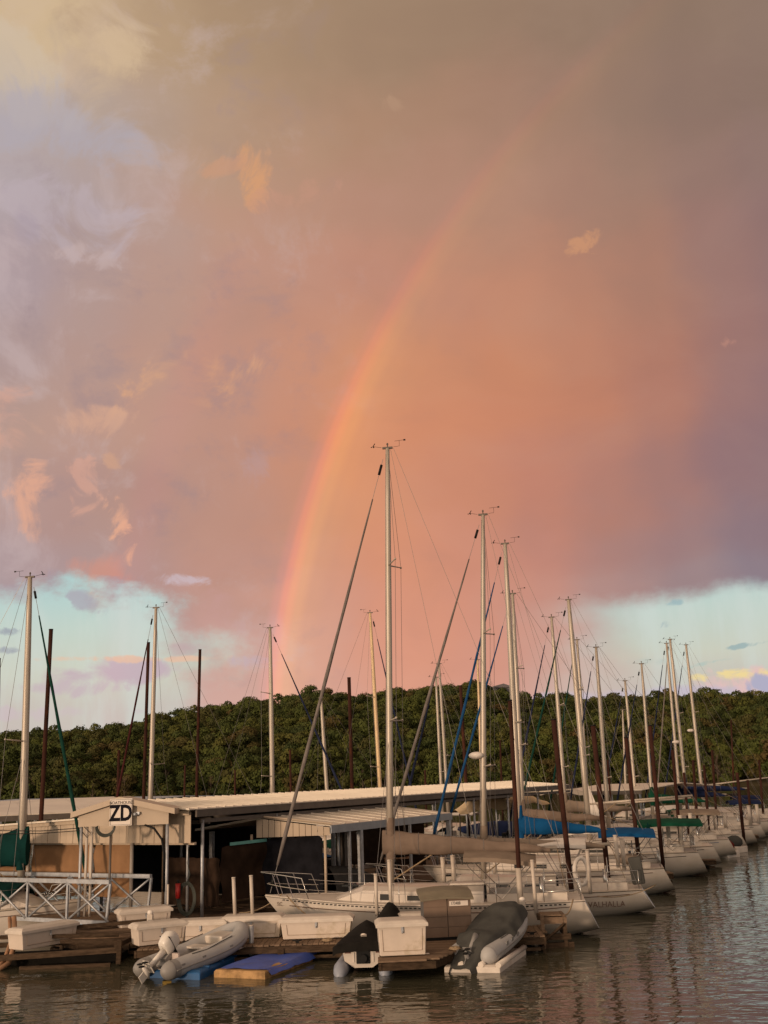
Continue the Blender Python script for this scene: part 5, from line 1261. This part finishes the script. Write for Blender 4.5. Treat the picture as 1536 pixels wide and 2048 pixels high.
MB().path([(-.38, 0, 0), (-.34, 0, 0), (.3, .02, .03), (.36, .02, .035)], [.04, .075, .075, .04], 10).build('body', FLOATW, fd)
fd = thing('dock_bumper', 'flat white bumper board on the corner below the nearest box', 'bumper', G(862, 1914, .3), .9)
MB().box((.3, 0, 0), (.62, .06, .2)).build('board', SIGNW, fd, bevel=.02)
# brown storage shed with number plate
c = gx(893, 1880); shd = thing('deck_shed', 'brown plastic storage shed with olive roof and a white number plate', 'shed', (c[0] + .02, c[1] + .42, DZ), .10)
sw, sd_, sh = 1.26, .80, .98
MB().box((0, .02, sh / 2 + .02), (sw - .04, sd_ - .04, sh - .04)).build('body', SHEDD, shd)
for sx in (-1, 1):
    dr = MB().box((sx * sw / 4, -sd_ / 2 + .005, sh / 2 + .03), (sw / 2 - .012, .02, sh - .08)).build('door', SHED, shd)
    for k in range(4): MB().box((sx * sw / 4 + (0), -sd_ / 2 - .010, .13 + k * .25 + .06), (sw / 2 - .03, .018, .235)).build('panel', SHED, dr)
for k in range(4): MB().box((sw / 2 - .008, .02, .13 + k * .25 + .06), (.018, sd_ - .08, .235)).build('side_panel', SHEDD, shd)
MB().box((0, 0, .03), (sw + .02, sd_ + .02, .06)).build('plinth', BLK, shd)
m = MB(); rr = []
for i in range(7):
    u = i / 6; x = -sw / 2 - .07 + (sw + .14) * u; zc = sh + .03 + .05 * math.sin(u * math.pi)
    rr.append([(x, -sd_ / 2 - .09, zc), (x, -.1, zc + .14), (x, sd_ / 2 + .05, zc + .20), (x, sd_ / 2 + .05, zc + .10), (x, -sd_ / 2 - .09, zc - .045)])
m.grid(rr, False, True); m.add(rr[0], [tuple(range(5))]); m.add(rr[-1], [tuple(range(5))]); m.build('roof', SHEDR, shd)
npl = thing('number_plate', 'white plate with black number fixed on the brown shed door', 'number plate', shd.location, .10)
MB().box((.30, -sd_ / 2 - .034, sh - .09), (.50, .01, .125)).build('plate', SIGNW, npl)
lettering('173488', .115, npl, (.22, -sd_ / 2 - .041, sh - .09), (math.pi / 2, 0, 0), sx=.75)

# ------------------------------------------------------------------ gangway
gw = thing('gangway', 'galvanised steel truss gangway reaching the landing from the left', 'gangway', (-8.55, 32.95, 0), math.atan2(.5, -.866))
GL, Z0, Z1 = 9.5, ZC(.88), ZC(2.10)
for s_, yy in enumerate((0, -1.75)):
    lab = ('near' if s_ == 0 else 'far')
    MB().box((GL / 2 + (.05 if s_ == 0 else 0), yy, Z0), (GL, .10, .11)).build('bottom_chord', STEEL, gw)
    MB().box((GL / 2, yy, Z1), (GL, .11, .12)).build('top_chord', STEEL, gw)
    for k in range(6):
        x = k * 1.75; MB().box((x + (.0 if k else .04), yy, (Z0 + Z1) / 2), (.07, .06, Z1 - Z0 - .1), ry=-.12 if k == 0 else 0).build('upright', STEEL, gw)
        if k < 5:
            MB().path([(x, yy + .035, Z0 + .03), (x + 1.75, yy + .035, Z1 - .03)], .035, 6).build('brace', STEEL, gw)
            MB().path([(x, yy - .035, Z1 - .03), (x + 1.75, yy - .035, Z0 + .03)], .035, 6).build('brace', STEEL, gw)
for k in range(46):
    x = k * .205 + .1; o = bpy.data.objects.new('tread', MATS.setdefault('_tr', MB().box((0, 0, 0), (.18, 1.62, .04)).mesh('tread', PLANK))); COL.objects.link(o); o.parent = gw; o.location = (x, -.875, Z0 + .03)

# ------------------------------------------------------------------ inflatables
def inflatable(label, stern, bow, wid, z0, z1, tr=.22, inside=True, cone=HYPD):
    s, b_ = Vector((*stern, z0)), Vector((*bow, z1)); L_ = (Vector(bow) - Vector(stern)).length
    t_ = thing('inflatable_dinghy', label, 'dinghy', s, math.atan2(b_.y - s.y, b_.x - s.x)); pitch = -math.atan2(z1 - z0, L_)
    t_.rotation_euler = (0, pitch, math.atan2(b_.y - s.y, b_.x - s.x))
    hw = wid / 2 - tr; pts = []; 
    N = 9
    for sgn in (1,): pass
    side = [(-.42, hw, tr), (0, hw, tr), (L_ * .35, hw, tr), (L_ * .62, hw * .98, tr + .03), (L_ * .82, hw * .80, tr + .10), (L_ * .95, hw * .42, tr + .17), (L_ * 1.0, 0, tr + .20)]
    fine = []
    allp = side + [(p[0], -p[1], p[2]) for p in side[-2::-1]]
    # Catmull-Rom
    for i in range(len(allp) - 1):
        p0, p1, p2, p3 = (Vector(allp[max(0, i - 1)]), Vector(allp[i]), Vector(allp[i + 1]), Vector(allp[min(len(allp) - 1, i + 2)]))
        for k in range(5):
            u = k / 5; fine.append(.5 * ((2 * p1) + (p2 - p0) * u + (2 * p0 - 5 * p1 + 4 * p2 - p3) * u * u + (3 * p1 - p0 - 3 * p2 + p3) * u ** 3))
    fine.append(Vector(allp[-1]))
    rs = [tr] * len(fine)
    m = MB().path(fine, rs, 16, caps=False); m.build('tube', HYP, t_)
    for sg_ in (1, -1):
        cn = MB(); cn.path([(-.42, hw * sg_, tr), (-.46, hw * sg_, tr), (-.56, hw * sg_, tr + .01), (-.66, hw * sg_, tr + .03), (-.70, hw * sg_, tr + .03)], [tr * 1.005, tr, tr * .86, tr * .5, tr * .1], 16); cn.path([(-.42, hw * sg_, tr), (-.25, hw * sg_, tr)], [tr * 1.008, tr * 1.008], 16, caps=False); cn.build('tube_cone', cone, t_)
        rb_ = MB().path([Vector((p.x, p.y * 1, p.z)) + Vector((0, (tr * .98) * (1 if p.y > 0 else -1) if abs(p.y) > .1 else 0, 0)) for p in fine if p.y * sg_ > .25 * hw], .02, 5); rb_.build('rub_strake', HYPD, t_)
        hl = MB().path([(L_ * .1, (hw + .08) * sg_, tr * 2 + .0), (L_ * .3, (hw + .1) * sg_, tr * 2 - .03), (L_ * .5, (hw + .08) * sg_, tr * 2 + .02), (L_ * .68, (hw + .05) * sg_, tr * 2 + .05)], .012, 5); hl.build('grab_line', CGREY, t_)
    MB().box((L_ * .42, 0, .10), (L_ * .95, hw * 2, .05)).build('floor', GEL2, t_)
    MB().box((.02, 0, .28), (.06, hw * 2 - tr * 1.2, .42)).build('transom', PINK, t_)
    if inside:
        MB().box((L_ * .42, 0, .36), (.3, hw * 2, .05)).build('seat', GEL, t_, bevel=.01)
        MB().box((L_ * .72, 0, .36), (.55, hw * 1.3, .28)).build('bow_locker', GEL, t_, bevel=.04)
        ln = lettering('RIB', .10, t_, (L_ * .02, -(hw + tr + .004) , tr + .03), (math.pi / 2, 0, 0), HYPD, name='tube_mark'); bpy.data.objects.remove(ln)
        for x in (-.18, .55, 1.55):
            MB().box((x, -(hw + tr * .93), tr + .08), (.12, .01, .05)).build('patch', HYPD, t_)
    return t_, L_, hw
def outboard(label, parent_t, x, tilt, covered=None, cat='outboard motor'):
    """tilted-up outboard hung on a transom; its own thing beside the dinghy"""
    M_ = Matrix.Translation(parent_t.location) @ parent_t.rotation_euler.to_matrix().to_4x4()
    w = M_ @ Vector((x, 0, .52)); t_ = thing('outboard_motor', label, cat, w, 0)
    t_.rotation_euler = (0, tilt, parent_t.rotation_euler[2])
    m = MB(); rows = []
    for i, (z, a, b_, o) in enumerate([(0, .13, .12, .0), (.03, .2, .15, -.02), (.18, .24, .17, -.04), (.34, .24, .17, -.04), (.46, .19, .14, -.02), (.52, .08, .07, 0)]):
        rows.append([(o - .08 + a * math.copysign(abs(math.cos(t)) ** .7, math.cos(t)), b_ * math.copysign(abs(math.sin(t)) ** .7, math.sin(t)), z) for t in np.linspace(0, 2 * math.pi, 17)[:-1]])
    m.grid(rows, True, True); m.add(rows[-1], [tuple(range(16))]); m.add(rows[0], [tuple(range(16))]); m.build('cowl', OUTB, t_)
    MB().path([( .155, y, .20) for y in (-.1, .1)], .012, 4).build('cowl_band', HYPD, t_)
    b2__ = MB(); b2__.box((-.08, 0, .205), (.49, .345, .012)); b2__.build('cowl_seam', BLK, t_)
    l = MB(); l.path([(-.06, 0, .02), (-.08, 0, -.25), (-.10, 0, -.62)], [.10, .075, .06], 8, squash=.8); l.build('leg', OUTB, t_)
    g_ = MB(); g_.path([(.10, 0, -.72), (-.08, 0, -.70), (-.28, 0, -.70)], [.03, .07, .04], 8); g_.box((-.12, 0, -.58), (.36, .20, .015)); g_.box((-.05, 0, -.84), (.20, .02, .22)); g_.build('gearcase', OUTB, t_)
    p_ = MB()
    for k in range(3): a = k * 2.094; p_.box((-.31, math.cos(a) * .08, -.70 + math.sin(a) * .08), (.03, .10, .10), 0, ry=.5)
    p_.build('propeller', BLK, t_)
    c_ = MB(); c_.box((.10, 0, -.06), (.12, .24, .2)); c_.box((.16, 0, -.18), (.05, .3, .2)); c_.build('bracket', HYPD, t_)
    h = MB(); h.path([(.12, 0, .1), (.42, .05, .2), (.62, .05, .24)], .025, 6); h.build('tiller', BLK, t_)
    return t_
d1, dl, dh = inflatable('light grey inflatable dinghy with open cockpit lying on a blue float', (-5.72, 28.0), (-4.28, 30.15), 1.38, .08, .36)
outboard('white outboard motor tilted up on the grey inflatable', d1, -.12, .95)
MB()
# blue drive-on float under it
q = [G(283, 1950, .05), G(400, 1956, .05), G(515, 1902, .05), G(430, 1880, .05)]
bf = thing('blue_float', 'bright blue plastic float under the grey inflatable', 'float', (-5.0, 28.6, 0)); o = bf.location
def slab(pts, z0, z1, inset=.06):
    m = MB(); c = sum((Vector(p) for p in pts), Vector()) / len(pts); n = len(pts)
    R_ = [[(c.x + (p[0] - c.x) * k, c.y + (p[1] - c.y) * k, z) for p in pts] for k, z in ((.96, z0), (1, z0 + .05), (1, z1 - .04), (1 - inset, z1))]
    m.grid(R_, False, True); m.add(R_[-1], [tuple(range(n))]); m.add(R_[0], [tuple(range(n - 1, -1, -1))]); return m
slab([Vector(p) - o for p in q], -.15, .20).build('body', BLUEP, bf, bevel=.03)
rg2 = MB()
for k in range(4):
    u = .15 + k * .22; a_, b_ = (q[0].lerp(q[3], u) - o), (q[1].lerp(q[2], u) - o); rg2.path([(a_.x, a_.y, .2), (b_.x, b_.y, .2)], .035, 6)
rg2.build('rib', BLUEP, bf)
MB().box((Vector(q[0]).lerp(q[1], .45) - o) + Vector((0, -.02, .06)), (.22, .08, .14)).build('latch', YEL, bf)
# ultramarine tarp covered foam raft
q = [G(428, 1953, .02), G(530, 1957, .02), G(640, 1915, .02), G(572, 1906, .02)]
tf = thing('tarped_raft', 'yellow foam raft wrapped in a torn ultramarine tarp', 'raft', (-2.6, 27.6, 0)); o = tf.location
slab([Vector(p) - o for p in q], -.15, .17, .03).build('foam_block', FOAM, tf)
rows = []
for i in range(15):
    u = i / 14; a_, b_ = q[0].lerp(q[3], .06 + u * .96) - o, q[1].lerp(q[2], .06 + u * .96) - o; row = []
    for j in range(13):
        v = -.06 + 1.12 * j / 12; p = a_.lerp(b_, v); z = .205 + mnoise.noise(Vector((u * 4, v * 4, 2))) * .035 + .03 * math.sin(u * 5) * math.sin(v * 6)
        if v < 0 or v > 1: z = .07 + .05 * mnoise.noise(Vector((u * 8, v, 1)))
        elif u in (0,): z -= .02
        row.append((p.x, p.y, z))
    rows.append(row)
MB().grid(rows).build('tarp', BTARP, tf)
# right dinghy with grey cover on white float
q = [G(888, 1936, .1), G(1000, 1937, .1), G(1052, 1900, .1), G(965, 1888, .1)]
wf = thing('white_float', 'off-white plastic float under the grey covered dinghy', 'float', (2.7, 28.2, 0)); o = wf.location
slab([Vector(p) - o for p in q], -.12, .16).build('body', FLOATW, wf, bevel=.02)
rg2 = MB()
for u in (.3, .66, .97):
    a_, b_ = (q[0].lerp(q[1], u) - o), (q[3].lerp(q[2], u) - o); rg2.path([(a_.x, a_.y, .17), (b_.x, b_.y, .17)], .07, 8)
rg2.build('runner', FLOATW, wf)
d2, dl, dh = inflatable('white inflatable dinghy hauled out under a grey canvas cover', (1.98, 28.0), (3.12, 30.2), 1.3, .16, .52, inside=False, cone=HYP)
for x in (.35, .7, 1.1): MB().box((x, -(dh + .20), .30), (.14, .03, .10)).build('patch', HYPD, d2)
ob2 = outboard('lower leg of an outboard motor sticking out from under the grey dinghy cover', d2, -.08, .9)
for ch in list(ob2.children):
    if ch.name.split('.')[0] in ('leg', 'gearcase'): ch.data.materials[0] = HYPD
    if ch.name.split('.')[0] in ('cowl', 'cowl_band', 'cowl_seam', 'tiller'): bpy.data.objects.remove(ch)
cvd = thing('dinghy_cover', 'slack grey canvas cover draped over the white dinghy and its motor', 'cover', d2.location, 0); cvd.rotation_euler = d2.rotation_euler
rows = []
NX, NY = 34, 27
for i in range(NX + 1):
    u = i / NX; x = -1.15 + (dl + 1.3) * u; row = []
    # ridge height and half width along the boat
    ridge = np.interp(x, [-1.2, -.8, -.35, 0, .5, 1.0, 1.7, 2.3, 2.7, 2.9], [.12, .24, .52, .64, .58, .66, .80, .80, .66, .5]); wd = np.interp(x, [-1.2, -.6, 0, 1.0, 2.0, 2.6, 2.9], [.30, .42, .56, .62, .58, .38, .2])
    drop = np.interp(x, [-1.2, -.6, 0, .5, 2.0, 2.9], [.30, .50, .46, .20, .12, .1])
    for j in range(NY + 1):
        v = -1 + 2 * j / NY; av = abs(v)
        y = v * wd * (1.28 if v > 0 else 1.0) * (1.0 if av < .8 else 1.0 + .03 * math.sin(x * 9)); f = mnoise.noise(Vector((x * 2.2, v * 2.5, 3.3))) * .06 + abs(math.sin(x * 6.5 + v * 2)) * .05 * max(0, av - .45) * (1 if x < .8 else .4)
        z = ridge - (ridge * .28) * av ** 2.2 - max(0, av - .72) / .28 * drop + f
        row.append((x, y + f * .5 * (1 if v > 0 else -1), max(z, -.12)))
    rows.append(row)
MB().grid(rows).build('canvas', CGREY, cvd)
# water scooter with black cover
ws = thing('water_scooter', 'white water scooter under a fitted black cover, stern to the camera', 'water scooter', (-.90, 27.6, 0), math.atan2(3.0, .15))
rows = []
for i in range(15):
    u = i / 14; x = 2.5 * u; w = .50 * (1 if u < .55 else max(.06, 1 - ((u - .55) / .45) ** 2.0)); zt = .62 + .12 * u
    rows.append([(x, w * .45, .12 + .1 * u), (x, w * .92, .28 + .1 * u), (x, w, .46 + .12 * u), (x, w * .96, zt), (x, 0, zt + .02), (x, -w * .96, zt), (x, -w, .46 + .12 * u), (x, -w * .92, .28 + .1 * u), (x, -w * .45, .12 + .1 * u)])
m = MB(); m.grid(rows); m.add(rows[0], [tuple(range(9))]); m.build('hull', GEL, ws)
MB().box((-.015, 0, .38), (.04, .34, .34)).build('jet_pump', BLK, ws, bevel=.04); m = MB(); m.tube((-.12, 0, .34), (0, 0, .34), .10, n=12); m.build('nozzle', BLK, ws)
for y in (-.38, .38): MB().box((-.012, y, .50), (.03, .14, .09)).build('stern_grip', mat('dark_red_plastic', (.10, .03, .02), .5), ws)
for y in (-.24, .24): MB().box((-.012, y, .36), (.03, .04, .22)).build('stern_rib', FLOATW, ws)
rows = []
for i in range(25):
    u = i / 24; x = -.10 + 2.65 * u
    cz = np.interp(u, [0, .08, .3, .45, .58, .68, .80, 1.0], [.71, .75, .86, .94, 1.04, 1.0, .90, .80]); w = np.interp(u, [0, .3, .55, .7, .85, 1], [.74, .66, .56, .46, .32, .10]); ec = np.interp(u, [0, .5, 1], [.66, .70, .76])
    rows.append([(x, w * v, ec + (cz - ec) * (1 - abs(v) ** (1.15 if .4 < u < .75 else 1.5)) + mnoise.noise(Vector((u * 6, v * 3, 8))) * .015 - (.05 if abs(v) > .95 else 0)) for v in np.linspace(-1, 1, 15)])
rows.insert(0, [(p[0] - .01, p[1], p[2] - .20) for p in rows[0]])
MB().grid(rows).build('cover', CBLACK, ws)
mk = MB(); mk.tube((.30, 0, .80), (.32, 0, .83), .075, n=12); mk.build('badge', FLOATW, ws)
wfl = thing('scooter_float', 'pale grey plastic float under the black covered water scooter', 'float', (-.90, 27.6, 0), math.atan2(3.0, .15))
for y in (-.55, .55): MB().path([(-.45, y, -.05), (-.3, y, .05), (0, y, .1), (2.4, y * .9, .1)], [.08, .16, .19, .18], 12).build('pontoon', mat('grey_blue_plastic', (.22, .24, .29), .5), wfl)
ws2 = thing('water_scooter', 'second water scooter behind the nearest box with a sagging black cover', 'water scooter', (-.30, 30.0, .25), 1.5)
rows = []
for i in range(15):
    u = i / 14; x = 1.6 * u; cz = np.interp(u, [0, .3, .55, .7, .85, 1], [.62, .80, .95, 1.0, .95, .7]); w = np.interp(u, [0, .6, 1], [.42, .42, .25])
    rows.append([(x, w * v, .5 + (cz - .5) * (1 - abs(v) ** 1.6) + mnoise.noise(Vector((u * 6, v * 3, 18))) * .03) for v in np.linspace(-1, 1, 11)])
MB().grid(rows).build('cover', CBLACK, ws2); MB().box((.8, 0, .36), (1.6, .84, .4), taper=.7).build('hull', GEL, ws2, bevel=.08)
# small metal bollard pipe and lines
bl = thing('dock_pipe', 'short grey capped pipe at the dock edge beside the inflatable bow', 'pipe', gx(503, 1898, .3) + (.1,)); MB().tube((0, 0, 0), (0, 0, .78), .065, n=10).build('pipe', STEEL, bl); MB().tube((0, 0, .78), (0, 0, .80), .07, n=10).build('cap', PVC, bl)
# mooring lines
def rope(label, pts, r=.014, m_=ROPE):
    o_ = Vector(pts[0]); t_ = MB().path([Vector(p) - o_ for p in pts], r, 5).build('mooring_line', m_, None, loc=o_); tag(t_, label, 'rope', 'mooring lines'); return t_
def sag(a_, b_, s_=.15, n=7):
    a_, b_ = Vector(a_), Vector(b_); return [a_.lerp(b_, i / n) - Vector((0, 0, s_ * 4 * (i / n) * (1 - i / n))) for i in range(n + 1)]
rope('brown bow line of the nearest sailboat slanting down to the dock', sag((-3.3, 33.05, 1.3), (-2.0, 31.3, .7)), .018)
rope('dark stern line of the nearest sailboat running down to the timber crib', sag((4.9, 31.2, 1.12), (4.5, 30.6, .8)), .02)
rope('line from the nearest sailboat bow to the pier', sag((-3.5, 33.6, 1.3), (-5.0, 35.0, .65)), .016)
rope('stern line of VALHALLA to its finger dock', sag((8.2, 35.3, 1.0), (6.2, 34.6, .8)), .015)
ca = thing('overhead_cable', 'pair of thin power cables hanging from the sign gable to the left border', 'cable', P(160, 1656, 34.5))
m = MB(); o = ca.location
for k in range(2): m.path([Vector((0, 0, -.08 * k)), P(80, 1662 + 5 * k, 35.5) - o, P(-30, 1661 + 7 * k, 37) - o], .012, 4)
m.build('cable', BLK, ca)

# small things lying on the docks
def coil(label, x, y, z, r, m_, n=4):
    t_ = thing('rope_coil', label, 'rope', (x, y, z), 0, 'rope coils on the docks'); pts = []
    for i in range(n * 14): a_ = i * 2 * math.pi / 14; pts.append((math.cos(a_) * (r - .012 * (i / 14)), math.sin(a_) * (r - .012 * (i / 14)), .02 + .012 * (i / 14) + .006 * math.sin(i * 1.7)))
    MB().path(pts, .014, 5).build('line', m_, t_)
coil('tan rope coil on the front dock before the widest box', -1.9, 29.75, DZ, .16, ROPE)
coil('dark rope coil on the front dock between the shed and the crib', 2.9, 30.0, DZ, .18, HOSE)
coil('tan rope coil on the finger right of the nearest box', 1.35, 27.6, DZ, .15, ROPE)
coil('dark hose coil on the landing by the hose stand', -6.9, 33.2, DZ, .26, HOSE, 5)
for k, (x, y, lab) in enumerate([(-4.3, 29.68, 'dark cleat on the dock edge right of the capped pipe'), (-2.7, 29.66, 'dark cleat on the dock edge above the blue tarp raft'), (-1.3, 29.62, 'dark cleat on the dock edge left of the black covered scooter'), (3.5, 29.6, 'dark cleat on the dock edge before the crib')]):
    t_ = thing('dock_cleat', lab, 'cleat', (x, y, DZ), .05 * k, 'cleats along the front dock edge')
    m = MB(); m.path([(-.13, 0, .07), (-.05, 0, .055), (.05, 0, .055), (.13, 0, .07)], [.012, .018, .018, .012], 6); m.box((0, 0, .025), (.09, .04, .05)); m.build('horn', BLK, t_)
for k, (x, y, lab) in enumerate([(-6.9, 31.0, 'white power pedestal at the left end of the front dock'), (3.45, 30.95, 'white power pedestal beside the sleeved pile')]):
    t_ = thing('power_pedestal', lab, 'pedestal', (x, y, DZ), 0, 'power pedestals'); MB().box((0, 0, .35), (.16, .14, .7), taper=.85).build('post', PVC, t_, bevel=.015); MB().ball((0, 0, .74), (.09, .08, .07), 10, 5).build('cap', CWHITE, t_)
    MB().box((0, -.075, .5), (.09, .02, .12)).build('socket_panel', HYPD, t_)
